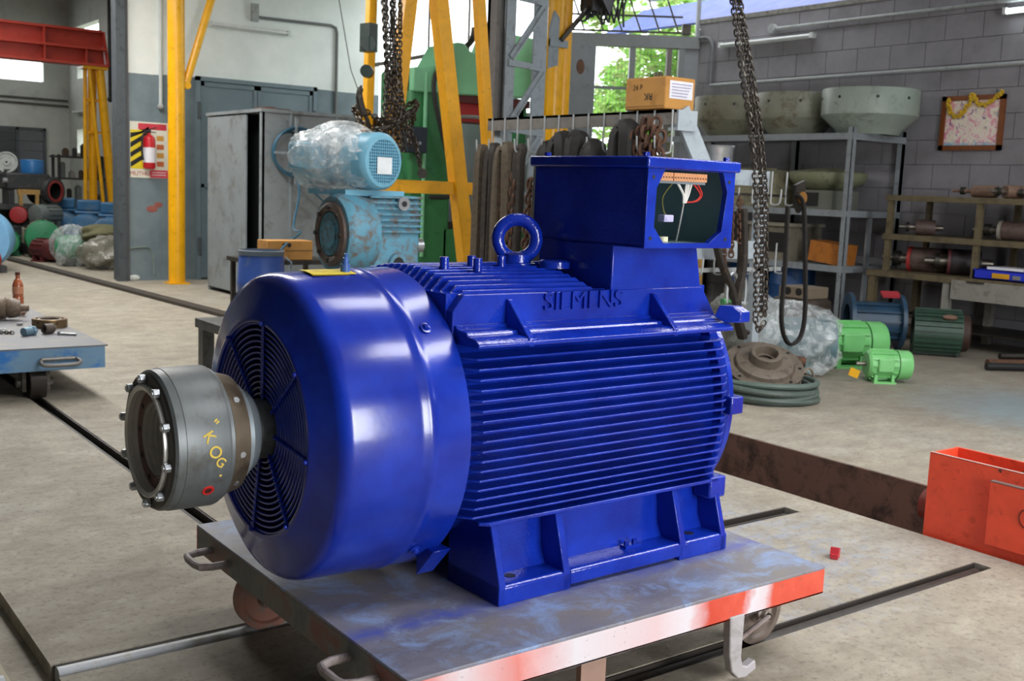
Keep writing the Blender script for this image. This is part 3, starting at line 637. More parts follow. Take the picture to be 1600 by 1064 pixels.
# ------------------------------------------------------------------ back wall: door, pillar, poster, extinguisher, pipes
DOORM = paint('#71818a', 0.42, dirt='#66757d', amt=0.3, sc=2)
d1 = struct(ob('door_1', G().bx(5.76, 5.82, 15.53, 15.62, 0, 2.93).bx(7.60, 7.66, 15.53, 15.62, 0, 2.93).bx(5.76, 7.66, 15.53, 15.62, 2.87, 2.93), DOORM))
for a, b in ((5.83, 6.69), (6.70, 7.59)):
    lf = ob('door_leaf', G().bx(a, b, 15.565, 15.60, 0.03, 2.86), DOORM, d1)
    ob('leaf_border', G().bx(a, a + 0.05, 15.548, 15.566, 0.03, 2.86).bx(b - 0.05, b, 15.548, 15.566, 0.03, 2.86).bx(a, b, 15.548, 15.566, 2.80, 2.86).bx(a, b, 15.548, 15.566, 1.35, 1.40), DOORM, lf)
for z in (0.5, 2.45): ob('hinge', G().cyl((5.80, 15.52, z - 0.12), (5.80, 15.52, z + 0.12), 0.025, n=10), GREYCOL, d1)
for z in (0.5, 2.45): ob('hinge', G().cyl((7.62, 15.52, z - 0.12), (7.62, 15.52, z + 0.12), 0.025, n=10), GREYCOL, d1)
WB = bpy.data.objects['wall_back']
ob('paint_smear', G().tube(curve([(4.80, 15.598, 0.46), (5.02, 15.598, 0.48), (5.10, 15.598, 0.44), (5.14, 15.598, 0.30), (5.15, 15.598, 0.08)], 5), 0.028, 6, flat=0.1), paint('#a9b8a4', 0.7), WB)
ob('red_smear', G().ball((5.13, 15.598, 1.02), 0.06, 10, 6, (1.4, 0.05, 0.8)).ball((5.22, 15.598, 1.08), 0.05, 10, 6, (1.3, 0.05, 0.8)), paint('#9c5a50', 0.7), WB)
ob('plaster_chip', G().ball((4.87, 15.60, 0.04), 0.07, 10, 6, (1.2, 0.3, 0.6)), paint('#d8dcd8', 0.7), WB)
yp = thing('yellow_pillar', 'tall yellow round pillar with slanting brace beside the safety poster', 'pillar', (5.30, 15.04, 0))
wob(yp, 'pillar_tube', G().cyl((5.29, 15.04, 0), (5.29, 15.04, ROOFZ), 0.115, n=28), YELP)
wob(yp, 'base_plate', G().bx(5.15, 5.43, 14.90, 15.18, 0, 0.02), YELP)
wob(yp, 'brace_tube', G().cyl((5.43, 15.04, 2.78), (5.99, 15.04, 4.60), 0.055, n=18), YELP)
wob(yp, 'brace_lug', G().cyl((5.43, 14.98, 2.74), (5.43, 15.10, 2.74), 0.05, n=14).bx(5.38, 5.44, 15.0, 15.08, 2.70, 2.80), YELP)
# poster
pz0, pz1, px0, px1 = 1.455, 2.235, 4.825, 5.365
ps = thing('safety_poster', 'fire safety poster with yellow and black stripes and red heading on grey wall', 'poster', (5.09, 15.59, pz0))
wob(ps, 'sheet', G().bx(px0, px1, 15.590, 15.598, pz0, pz1), paint('#e9e6d6', 0.5, sc=2))
wob(ps, 'heading_strip', G().bx(4.94, 5.34, 15.588, 15.590, 2.13, 2.215), paint('#d03a4a', 0.5))
wob(ps, 'stripe_field', G().bx(px0 + 0.005, 5.09, 15.5885, 15.590, 1.58, 2.12), paint('#e8cf1c', 0.5))
for k in range(4):
    z = 1.60 + k*0.135
    wob(ps, 'black_stripe', G().prism([(px0 + 0.005, 15.588, z), (5.09, 15.588, z + 0.17), (5.09, 15.588, min(2.12, z + 0.24)), (px0 + 0.005, 15.588, z + 0.07)], (0, 0.001, 0)), BLACK)
for k in range(4):
    wob(ps, 'pictogram', G().bx(5.20, 5.30, 15.588, 15.590, 1.62 + k*0.12, 1.69 + k*0.12).cyl((5.25, 15.587, 1.66 + k*0.12), (5.25, 15.590, 1.66 + k*0.12), 0.02, n=8), paint('#d8a04a' if k % 2 else '#c96a3c', 0.5))
wob(ps, 'footer_strip', G().bx(5.10, px1, 15.588, 15.590, pz0 + 0.005, 1.57), paint('#d94a5e', 0.5))
tg = text_geo('MUTHU', 0.085); mapg(tg, lambda p: Vector((4.96 + p.x*0.95, 15.587, 1.512 + p.y))); wob(ps, 'poster_lettering', tg, paint('#b8262c', 0.5), smooth=0)
for k in range(2): wob(ps, 'poster_line', G().bx(5.13, 5.33, 15.5865, 15.588, 1.495 + k*0.035, 1.507 + k*0.035), paint('#f0d9da', 0.5))
fe = thing('fire_extinguisher', 'red fire extinguisher with white label hung before the safety poster', 'extinguisher', (5.06, 15.48, 1.56))
wob(fe, 'cylinder', G().lathe([(0, 0.001), (0, 0.06), (0.012, 0.078), (0.03, 0.085), (0.40, 0.085), (0.44, 0.075), (0.47, 0.04), (0.475, 0.025), (0.50, 0.025)], (5.06, 15.49, 1.58), (0, 0, 1), 28), paint('#c01f2a', 0.3))
wob(fe, 'body_label', G().lathe([(0.09, 0.0862), (0.30, 0.0862)], (5.06, 15.49, 1.58), (0, 0, 1), 28), paint('#e4e2ea', 0.5))
wob(fe, 'valve_head', G().cyl((5.06, 15.49, 2.08), (5.06, 15.49, 2.13), 0.025, n=10).bar((5.06, 15.49, 2.13), (5.16, 15.47, 2.16), 0.02, 0.015).bar((5.06, 15.49, 2.10), (5.15, 15.47, 2.09), 0.02, 0.012), BLACK)
wob(fe, 'hose', G().tube(curve([(5.04, 15.47, 2.11), (4.96, 15.44, 2.05), (4.94, 15.43, 1.85), (4.955, 15.43, 1.70)]), 0.014, 8), BLACK)
PIPEW = paint('#c3c8c6', 0.5); PIPEG = paint('#a3a7a6', 0.5, dirt='#8a8c8a', amt=0.4)
cp = thing('conduit_pipe', 'white vertical conduit ending above the fire extinguisher poster', 'pipe', (5.25, 15.55, 2.45))
wob(cp, 'pipe', G().cyl((5.245, 15.55, 2.47), (5.26, 15.55, 4.7), 0.025, n=12), PIPEW); wob(cp, 'elbow', G().ball((5.245, 15.55, 2.46), 0.045, 10, 8), PIPEG)
cp = thing('conduit_pipe', 'grey conduit running along and down the white wall beside door', 'pipe', (8.0, 15.55, 2.3))
wob(cp, 'pipe', G().tube([(6.69, 15.57, 3.86), (7.9, 15.57, 3.885), (7.98, 15.57, 3.86), (8.0, 15.57, 3.78), (8.0, 15.57, 0.5)], 0.022, 10), paint('#6d7070', 0.5))
wob(cp, 'junction_box', G().bx(6.60, 6.70, 15.53, 15.6, 3.80, 4.05), PIPEG)
def tube_light(label, loc, axis, L, lit=None, length_name=None):
    t = thing('tube_light', label, 'light', loc); a = Vector(axis); c = Vector(loc)
    nrm = Vector((0, -1, 0)) if abs(a.x) > 0.5 else Vector((-1, 0, 0))
    wob(t, 'batten', G().bar(c - a*L/2, c + a*L/2, 0.045, 0.06), paint('#d3d6d4', 0.5))
    tm = lit or paint('#e6e9e8', 0.3)
    wob(t, 'glass_tube', G().cyl(c - a*(L/2 - 0.03) + nrm*0.05, c + a*(L/2 - 0.03) + nrm*0.05, 0.02, n=12), tm)
    for s in (-1, 1): wob(t, 'lamp_holder', G().cb(c + a*s*(L/2 - 0.02) + nrm*0.04, (0.04, 0.06, 0.07) if abs(a.x) > .5 else (0.06, 0.04, 0.07)), paint('#d3d6d4', 0.5))
    return t
tube_light('unlit tube light on white wall above the grey door', (6.56, 15.55, 3.68), (1, 0, 0), 1.25)
wire_o = tag(ob('hanging_wire', G().tube([(7.75, 15.2, 4.6), (8.0, 15.1, 3.2), (8.1, 15.0, 2.85)], 0.008, 5), GREYTOOL), 'thin dark wire slanting down across the white wall', 'wire')
# bars of the bright opening
bt = tag(thing('x', None, None), 'dark window bars with a rail across bright opening behind the press', 'window bars'); bt.name = 'window_bars'; bt.matrix_basis = Matrix.Translation((8.62, 14.5, 2.35)); bt.location = (8.62, 14.5, 2.35)
RODM = paint('#77706a', 0.6)
for y in (15.2, 14.75, 13.95): wob(bt, 'bar', G().cyl((8.66, y, 2.36), (8.66, y, 4.6), 0.018, n=8), RODM)
wob(bt, 'cross_rail', G().bar((8.64, 15.55, 3.36), (8.64, 13.5, 3.40), 0.05, 0.05), RODM)
for t_ in (2.2, 2.75, 3.3): wob(bt, 'bar', G().cyl(DX(t_, 0.06, 2.6), DX(t_, 0.06, 4.6), 0.018, n=8), RODM)
wob(bt, 'cross_rail', G().bar(DX(2.0, 0.04, 3.42), DX(3.74, 0.04, 3.40), 0.05, 0.05), RODM)

# ------------------------------------------------------------------ grey cabinet, hose, drum
CABM = paint('#858c8f', 0.42, dirt='#6e7070', amt=0.45, sc=3)
cb = thing('steel_cabinet', 'tall open fronted grey steel cabinet standing before the grey door', 'cabinet', (6.15, 13.3, 0))
wob(cb, 'side_panel', G().bx(5.41, 6.95, 12.42, 12.46, 0.0, 2.30), CABM); wob(cb, 'side_panel', G().bx(5.41, 6.95, 14.14, 14.18, 0, 2.30), CABM)
wob(cb, 'back_panel', G().bx(6.91, 6.95, 12.46, 14.14, 0, 2.30), CABM)
wob(cb, 'top_panel', G().bx(5.39, 6.97, 12.40, 14.20, 2.30, 2.34), CABM); wob(cb, 'bottom_panel', G().bx(5.41, 6.91, 12.46, 14.14, 0.05, 0.09), CABM)
wob(cb, 'front_door', G().bx(5.405, 5.425, 12.90, 14.17, 0.06, 2.28), CABM); wob(cb, 'dark_filling', G().bx(5.6, 6.90, 12.47, 14.13, 0.10, 2.29), paint('#1c1e20', 0.6))  # near-black block stands in for the shade inside the cabinet
wob(cb, 'door_jamb', G().bx(5.40, 5.44, 12.42, 12.48, 0, 2.3), CABM)
wob(cb, 'seam_strip', G().bx(5.76, 5.79, 12.405, 12.42, 0.3, 2.3).bx(6.38, 6.40, 12.405, 12.42, 0.0, 2.3), STEELG)
hc = thing('hose_coil', 'coil of blue air hose hung on the grey cabinet side', 'hose', (5.77, 12.33, 1.5))
HOSE = paint('#2f5d74', 0.35)
for k in range(5): wob(hc, 'hose_turn', G().torus((5.77 + 0.012*k, 12.36 - 0.014*k, 1.83 + 0.01*(k % 3)), (0.05, 1, 0.04*(k - 2)), 0.25 + 0.012*k, 0.013, 36, 6), HOSE)
wob(hc, 'hose_tail', G().tube(curve([(5.80, 12.30, 1.60), (5.70, 12.0, 1.35), (5.35, 11.4, 0.98), (5.15, 10.8, 0.95), (4.25, 9.25, 0.9), (4.0, 9.05, 0.70)]), 0.013, 6), HOSE)
wob(hc, 'hose_tail', G().tube(curve([(5.74, 12.30, 1.60), (5.95, 12.2, 1.40), (6.3, 12.3, 1.15)]), 0.013, 6), HOSE)
wob(hc, 'wall_hook', G().bx(5.765, 5.795, 12.28, 12.42, 2.08, 2.11).bx(5.765, 5.795, 12.26, 12.28, 1.45, 2.25).bx(5.5, 6.04, 12.26, 12.275, 1.81, 1.84), STEELG)
tag(ob('rusty_offcut', G().cb((5.75, 12.9, 2.36), (0.4, 0.2, 0.04), 0.3).cb((5.65, 12.7, 2.36), (0.2, 0.1, 0.035), 0.9), RUST), 'rusty metal scraps lying on the grey cabinet top', 'scrap')
DRUMM = paint('#3f5fae', 0.4, dirt='#5a6f9e', amt=0.3, sc=5)
dr = thing('plastic_drum', 'open blue plastic drum standing in front of the grey cabinet', 'drum', (3.92, 9.0, 0))
wob(dr, 'drum_shell', G().lathe([(0.0, 0.001), (0.0, 0.185), (0.03, 0.20), (0.25, 0.205), (0.28, 0.213), (0.31, 0.205), (0.56, 0.205), (0.59, 0.213), (0.62, 0.205), (0.82, 0.195), (0.86, 0.19), (0.86, 0.18), (0.62, 0.19), (0.05, 0.18), (0.05, 0.001)], (3.92, 9.0, 0), (0, 0, 1), 32), DRUMM)
wob(dr, 'rim_band', G().lathe([(0.84, 0.198), (0.88, 0.200), (0.885, 0.188), (0.84, 0.186)], (3.92, 9.0, 0), (0, 0, 1), 32, closed=True), paint('#6a7680', 0.4))
wob(dr, 'handle', G().tube([(4.12, 8.95, 0.82), (4.17, 8.93, 0.78), (4.17, 8.93, 0.70), (4.12, 8.95, 0.66)], 0.012, 6), STEELG)
sb = thing('steel_stand', 'dark low steel stand holding a small carton behind the blue drum', 'stand', (4.3, 9.7, 0))
wob(sb, 'top', G().bx(4.0, 4.85, 9.35, 10.0, 0.72, 0.76), DARKST)
for x in (4.03, 4.79):
    for y in (9.38, 9.94): wob(sb, 'leg', G().bx(x, x + 0.04, y, y + 0.04, 0, 0.72), DARKST)
cx = thing('carton', 'small brown carton standing on the dark stand beside the blue drum', 'carton', (4.33, 9.52, 0.76))
wob(cx, 'box', G().bx(4.16, 4.62, 9.42, 9.65, 0.76, 0.94), CARD, bevel=0.005); wob(cx, 'tape_line', G().bx(4.16, 4.62, 9.418, 9.42, 0.845, 0.85), BLACK)
wob(cx, 'printed_mark', G().cyl((4.33, 9.417, 0.90), (4.33, 9.42, 0.90), 0.02, n=12).cyl((4.38, 9.417, 0.90), (4.38, 9.42, 0.90), 0.02, n=12), BLACK)

# ------------------------------------------------------------------ steel table with the pale blue gearbox
tbm = paint('#5c5d5c', 0.4, dirt='#3f3d3a', amt=0.5)
tbl = thing('steel_table', 'low grey steel table carrying the pale blue gearbox behind the motor', 'table', (3.9, 7.4, 0))
wob(tbl, 'table_top', G().bx(2.92, 4.95, 6.72, 7.92, 0.38, 0.45), tbm, bevel=0.004)
for x in (2.94, 4.84):
    for y in (6.76, 7.81): wob(tbl, 'leg', G().bx(x, x + 0.09, y, y + 0.09, 0, 0.38), tbm)
GB = paint('#5f9ab2', 0.45, dirt='#6d6157', amt=0.62, sc=8, bump=0.25, bsc=40)
gb = thing('worm_gearbox', 'weathered pale blue worm gearbox with round flange behind the big motor', 'gearbox', (4.05, 7.3, 0.45))
wob(gb, 'housing', G().bx(3.86, 4.33, 7.02, 7.62, 0.45, 1.40), GB, bevel=0.03, seg=3)
for k in range(7): wob(gb, 'housing_rib', G().bx(3.88, 4.325, 6.985, 7.64, 1.145 + k*0.042, 1.163 + k*0.042), GB, bevel=0.004)
wob(gb, 'flange_drum', G().lathe([(0.26, 0.05), (0.26, 0.27), (0.16, 0.29), (0.05, 0.295), (0.03, 0.29), (0.0, 0.27), (0.0, 0.235)], (3.62, 7.08, 1.13), AX, 48), GB)
wob(gb, 'flange_ring', G().lathe([(0.02, 0.15), (-0.02, 0.165), (-0.035, 0.20), (-0.02, 0.23), (0.03, 0.24)], (3.62, 7.08, 1.13), AX, 48), paint('#51433b', 0.5, dirt='#6d5546', amt=0.4, sc=12))
wob(gb, 'flange_cap', G().cyl((3.60, 7.08, 1.13), (3.66, 7.08, 1.13), 0.155, n=32).cyl((3.59, 7.08, 1.13), (3.60, 7.08, 1.13), 0.10, n=24), paint('#4d8ba0', 0.5, dirt='#4b4a48', amt=0.6, sc=14))
for k in range(8):
    a = 2*PI*k/8; p = Vector((3.597, 7.08 + 0.19*math.cos(a), 1.13 + 0.19*math.sin(a)))
    wob(gb, 'flange_bolt', G().hexb(p, (-1, 0, 0), 0.018, 0.02), DARKST)
wob(gb, 'output_shaft', G().cyl((4.33, 7.20, 1.04), (4.45, 7.20, 1.04), 0.055, n=20), GALV)
wob(gb, 'plug_boss', G().cyl((4.15, 7.01, 1.36), (4.15, 6.96, 1.36), 0.05, n=16), GALV); wob(gb, 'plug_hole', G().cyl((4.15, 6.959, 1.36), (4.15, 6.955, 1.36), 0.022, n=12), BLACK)
wob(gb, 'oil_hole', G().lathe([(0, 0.075), (0.03, 0.07), (0.03, 0.045), (0.0, 0.04)], (4.13, 7.02, 0.92), (0, -1, 0), 20), GB); wob(gb, 'oil_hole_core', G().cyl((4.13, 7.02, 0.92), (4.13, 6.999, 0.92), 0.044, n=16), BLACK)
wob(gb, 'side_lug', G().bx(3.72, 3.86, 6.96, 7.03, 0.98, 1.06), paint('#5c4a3e', 0.6))
mm = thing('wrapped_motor', 'pale blue motor in clear plastic film on top of the gearbox', 'motor', (3.85, 7.2, 1.44))
ad = Vector((-0.29, 0.957, 0)); ec = Vector((3.93, 6.93, 1.66)); PB = paint('#79b4cc', 0.35)
wob(mm, 'base_plate', G().cb((3.92, 7.28, 1.43), (0.52, 0.50, 0.04), 0.1), PB)
wob(mm, 'motor_body', G().lathe([(0.06, 0.05), (0.06, 0.185), (0.75, 0.185), (0.78, 0.10), (0.78, 0.02)], ec, ad, 32), PB)
wob(mm, 'fan_cover', G().lathe([(-0.03, 0.16), (-0.025, 0.185), (0.0, 0.205), (0.03, 0.208), (0.22, 0.205), (0.22, 0.18)], ec, ad, 36), PB)
fg = wob(mm, 'fan_grille', G().cyl(ec - ad*0.022, ec - ad*0.012, 0.17, n=36), paint('#3b6f8c', 0.5))
e1 = ad.cross(Vector((0, 0, 1))).normalized(); g = G()
for k in range(-7, 8):
    s = k*0.022; h = math.sqrt(max(0.0, 0.165**2 - s*s))
    g.bar(ec - ad*0.026 + e1*s - Vector((0, 0, h)), ec - ad*0.026 + e1*s + Vector((0, 0, h)), 0.006, 0.004, ad)
    g.bar(ec - ad*0.028 + e1*h + Vector((0, 0, s)), ec - ad*0.028 - e1*h + Vector((0, 0, s)), 0.006, 0.004, ad)
wob(mm, 'guard_mesh', g, PB)
wob(mm, 'paper_label', G().bar(ec - ad*0.034 - e1*0.075 + Vector((0, 0, -0.03)), ec - ad*0.034 + e1*0.075 + Vector((0, 0, -0.03)), 0.003, 0.12, (0, 0, 1)), paint('#e9eef0', 0.5))
wob(mm, 'terminal_box', G().cb(ec + ad*0.42 + Vector((-0.26, 0, 0.02)), (0.16, 0.26, 0.2), 0.29), PB, bevel=0.02)
for k in range(10):
    a = PI*(0.1 + 0.8*k/9); n_ = e1*math.cos(a) + Vector((0, 0, math.sin(a)))
    wob(mm, 'body_rib', G().bar(ec + ad*0.23 + n_*0.195, ec + ad*0.72 + n_*0.195, 0.012, 0.025, n_), PB)
def film(name, par, c, rad, seed, mat, cut=None, n=40, m=24, amp=0.16):
    rnd = random.Random(seed); ph = [(rnd.uniform(0, 6.28), rnd.uniform(2, 7), rnd.uniform(2, 7)) for _ in range(7)]
    vs = []; fs = []; c = Vector(c)
    for j in range(m + 1):
        p = PI*j/m
        for i in range(n):
            t = 2*PI*i/n; k = 1.0
            for a, b, d in ph: k += amp/3.2*math.sin(a + round(b)*t + d*p)*(math.sin(p))
            k += rnd.uniform(-amp, amp)*0.22
            vs.append(c + Vector((rad[0]*k*math.sin(p)*math.cos(t), rad[1]*k*math.sin(p)*math.sin(t), rad[2]*k*math.cos(p))))
    for j in range(m):
        for i in range(n):
            q = (j*n + i, j*n + (i + 1) % n, (j + 1)*n + (i + 1) % n, (j + 1)*n + i)
            if cut and cut(sum((vs[x] for x in q), Vector())/4): continue
            fs.append(q)
    g = G(); g.v = [tuple(v) for v in vs]; g.f = fs; return wob(par, name, g, mat, smooth=22)
film('plastic_film', mm, ec + ad*0.36 + Vector((-0.05, 0, 0.0)), (0.27, 0.46, 0.25), 3, FILM, cut=lambda p: (p - ec).dot(ad) < 0.02 or p.z < 1.40)
film('top_film', mm, ec + ad*0.36 + Vector((-0.04, 0, 0.02)), (0.285, 0.47, 0.265), 5, FILMW, cut=lambda p: (p - ec).dot(ad) < 0.03 or p.z < 1.74, amp=0.09)
film('film_flap', mm, ec + ad*0.30 + Vector((-0.30, 0, 0.06)), (0.16, 0.25, 0.15), 9, FILMW, cut=lambda p: p.z < 1.5)

# ------------------------------------------------------------------ yellow gantry with chains
ga = thing('a_frame_gantry', 'yellow steel A-frame gantry with crossbar standing behind the motor', 'gantry', (6.0, 9.5, 0))
for p0, p1, s in (((6.56, 9.5, 0), (5.79, 9.5, 4.6), 0.150), ((5.29, 9.5, 0), (5.80, 9.5, 4.6), 0.135), ((6.86, 9.45, 0), (6.31, 9.45, 4.6), 0.105), ((5.22, 9.55, 0), (5.29, 9.55, 4.6), 0.085)):
    wob(ga, 'leg', G().bar(p0, p1, s, s, (0, 1, 0)), YEL, bevel=0.008)
wob(ga, 'cross_beam', G().bx(5.48, 6.74, 9.46, 9.54, 1.42, 1.55), YEL, bevel=0.005)
wob(ga, 'top_beam', G().bx(5.1, 6.5, 9.42, 9.58, 4.55, 4.70), YEL, bevel=0.005)
ch = thing('chain_hoist', 'bundle of oily hoist chains wrapped round the left gantry leg', 'chain hoist', (5.3, 9.35, 1.9))
rs = random.Random(4)
for k in range(7):
    x0 = 5.20 + 0.03*k; x1 = 5.30 + 0.025*k; zb_ = 1.75 + 0.07*(k % 4)
    wob(ch, 'chain_strand', chain_geo(curve([(x0, 9.30 + 0.02*(k % 3), 4.55), (x0 + 0.05, 9.28 + 0.03*(k % 3), 3.2), (x1, 9.28 + 0.02*(k % 2), 2.5), (x1 + 0.03*(k - 2), 9.27, zb_)]), 0.062, 0.040, 0.0085, rs.uniform(0, 3)), CHAINM)
for k in range(3):
    c = Vector((5.38, 9.42, 2.18 - 0.05*k))
    wob(ch, 'chain_wrap', chain_geo([c + Vector(((0.33 - 0.02*k)*math.cos(a), 0.22*math.sin(a), 0.09*math.cos(2*a + k) + 0.05*math.cos(a))) for a in [2*PI*i/40 for i in range(41)]], 0.062, 0.040, 0.0085), CHAINM)
wob(ch, 'hook', G().tube(curve([(5.14, 9.30, 2.02), (5.10, 9.28, 2.10), (5.04, 9.28, 2.20), (5.01, 9.28, 2.32), (5.03, 9.28, 2.41)]), [0.02]*12 + [0.035]*12 + [0.03]*6 + [0.012]*3, 10), DARKST)
wob(ch, 'hoist_block', G().cb((5.12, 9.32, 2.86), (0.10, 0.14, 0.26), 0.2).cyl((5.08, 9.25, 2.80), (5.14, 9.38, 2.80), 0.07, n=20).cyl((5.08, 9.28, 2.55), (5.14, 9.36, 2.55), 0.06, n=14), paint('#24332f', 0.4, dirt='#3a3a36', amt=0.4))
wob(ch, 'pulley', G().cyl((5.74, 9.30, 1.62), (5.78, 9.36, 1.62), 0.05, n=18), DARKST)
wob(ch, 'chain_strand', chain_geo(curve([(5.60, 9.36, 2.10), (5.68, 9.34, 1.90), (5.74, 9.33, 1.66)]), 0.062, 0.040, 0.0085), CHAINM)

# ------------------------------------------------------------------ green press
PG = paint('#3a8550', 0.4, dirt='#275c36', amt=0.3, sc=3); PG_HAZE = paint('#86cf9e', 0.4, sc=3)  # second green is lightened for the haze over the press head
pr = thing('power_press', 'tall green machine press with haze-lightened green head behind the yellow gantry', 'press', (8.0, 12.2, 0))
wob(pr, 'side_column', G().bx(7.15, 7.78, 11.9, 12.7, 0, 2.95), PG, bevel=0.05, seg=3)
wob(pr, 'head', G().prism([(7.68, 11.85, 2.66), (9.0, 11.85, 2.72), (9.0, 11.85, 3.50), (8.55, 11.85, 3.52), (8.45, 11.85, 3.28), (8.0, 11.85, 3.22), (7.9, 11.85, 3.32), (7.78, 11.85, 3.32), (7.6, 11.85, 3.02), (7.15, 11.85, 2.95), (7.15, 11.85, 2.66)], (0, 0.7, 0)), PG_HAZE, bevel=0.02)
wob(pr, 'ram', G().bx(7.85, 8.95, 11.95, 12.4, 2.35, 2.62), paint('#b3272b', 0.45)); wob(pr, 'head_underside', G().bx(7.8, 9.0, 11.88, 12.5, 2.58, 2.68), paint('#571a1c', 0.5))
wob(pr, 'bed', G().bx(7.7, 9.0, 11.9, 12.6, 0, 0.95), PG); wob(pr, 'bolster', G().bx(7.72, 8.98, 11.95, 12.5, 0.95, 1.05), DARKST)
wob(pr, 'right_column', G().bx(8.72, 9.0, 11.95, 12.6, 0.9, 2.7), PG)
wob(pr, 'control_box', G().bx(7.02, 7.30, 11.72, 11.9, 1.90, 2.22), paint('#1f2d3a', 0.4), bevel=0.01); wob(pr, 'control_dial', G().cyl((7.12, 11.72, 2.02), (7.12, 11.70, 2.02), 0.02, n=10).cyl((7.18, 11.72, 2.02), (7.18, 11.70, 2.02), 0.02, n=10), GALV)
wob(pr, 'press_cable', G().tube(curve([(7.55, 11.8, 3.0), (7.42, 11.78, 2.85), (7.42, 11.76, 2.55), (7.58, 11.74, 2.0), (7.72, 11.72, 1.55), (7.65, 11.72, 1.38), (7.35, 11.72, 1.36)]), 0.03, 8), RUBBER)
wob(pr, 'press_cable', G().tube(curve([(7.66, 11.8, 2.25), (7.80, 11.78, 2.38), (8.2, 11.78, 2.40), (8.6, 11.8, 2.38)]), 0.025, 8), paint('#8b8d8b', 0.5))
wob(pr, 'conduit', G().cyl((7.34, 11.86, 0.6), (7.34, 11.86, 2.9), 0.025, n=10), PG_HAZE); wob(pr, 'yellow_tag', G().bx(8.42, 8.52, 11.835, 11.85, 2.95, 3.12), paint('#e2d61e', 0.5))
wob(pr, 'exhaust_pipe', G().tube(curve([(7.95, 12.0, 3.25), (8.1, 12.0, 3.38), (8.14, 12.0, 3.55)]), 0.04, 8), DARKST); wob(pr, 'lifting_lug', G().torus((8.72, 12.1, 3.55), (0, 1, 0), 0.05, 0.018, 16, 6), PG_HAZE)

# ------------------------------------------------------------------ lattice column, second pillar, grey post
LC = paint('#9aa5ad', 0.45, dirt='#7e868b', amt=0.35); LCD = paint('#6b6764', 0.5, dirt='#57534f', amt=0.4)
lc = thing('lattice_column', 'grey latticed steel column with diagonal braces left of second yellow pillar', 'column', (7.45, 10.0, 0))
wob(lc, 'channel', G().bx(7.06, 7.11, 9.98, 10.16, 0, ROOFZ).bx(7.06, 7.26, 10.10, 10.16, 0, ROOFZ), LCD); wob(lc, 'channel', G().bx(7.21, 7.34, 10.0, 10.03, 0, ROOFZ), LC)
wob(lc, 'channel', G().bx(7.60, 7.78, 10.0, 10.03, 0, ROOFZ).bx(7.75, 7.78, 10.03, 10.16, 0, ROOFZ), LC)
for k in range(7):
    z = -0.02 + 0.72*k
    wob(lc, 'batten', G().bar((7.24, 9.98, z + 0.03), (7.76, 9.98, z), 0.03, 0.07, (0, 0, 1)), LC)
    wob(lc, 'diagonal', G().bar((7.28, 9.97, z + 0.06), (7.72, 9.97, z + 0.66), 0.02, 0.06, (0, 1, 0)).bar((7.265, 9.975, z + 0.09), (7.70, 9.975, z + 0.69), 0.05, 0.02, (0, 1, 0)), LC)
yp2 = thing('yellow_pillar', 'thick yellow round pillar with grey bracket right of the lattice column', 'pillar', (8.77, 11, 0))
wob(yp2, 'pillar_tube', G().cyl((8.70, 11, 0), (8.70, 11, ROOFZ), 0.115, n=28), YELP); wob(yp2, 'pillar_tube', G().cyl((8.86, 11.02, 0), (8.86, 11.02, ROOFZ), 0.09, n=24), YELP)
wob(yp2, 'bracket_plate', G().prism([(8.50, 10.86, 3.00), (8.64, 10.86, 3.05), (8.64, 10.86, 3.62), (8.56, 10.86, 3.70), (8.50, 10.86, 3.5)], (0, 0.03, 0)).bx(8.50, 8.78, 10.85, 10.89, 3.27, 3.36), STEELG)
wob(yp2, 'bracket_arm', G().bar((8.66, 10.85, 3.35), (9.2, 10.8, 3.95), 0.05, 0.05), DARKST)
hb = thing('hanging_clutter', 'dark tangle of cables and hoist parts hanging beside the yellow pillar top', 'cables', (9.2, 10.8, 3.5))
for k in range(9):
    x = 8.98 + 0.07*k; wob(hb, 'cable_loop', G().tube(curve([(x, 10.8, 4.5), (x + 0.05*math.sin(k), 10.78, 3.95), (x - 0.08 + 0.02*k, 10.77, 3.62 + 0.03*(k % 4)), (x + 0.10, 10.8, 3.75 + 0.06*(k % 3)), (x + 0.25, 10.82, 4.4)]), 0.014, 6), BLACK)
wob(hb, 'hoist_body', G().cb((9.32, 10.85, 3.98), (0.26, 0.22, 0.42), 0.4, (0.6, 'Y')).cb((9.12, 10.85, 3.86), (0.18, 0.2, 0.2), 0.2), paint('#2b2927', 0.5))
gp = thing('steel_post', 'broad flat grey steel post left of the green leafy window', 'post', (9.38, 11.4, 0))
wob(gp, 'post_body', G().bx(9.07, 9.68, 11.36, 11.56, 0, 3.46), paint('#767c80', 0.5, dirt='#5b5f60', amt=0.3, sc=3)); wob(gp, 'rust_patch', G().ball((9.42, 11.358, 3.14), 0.07, 12, 8, (1, 0.05, 1.4)), RUST)
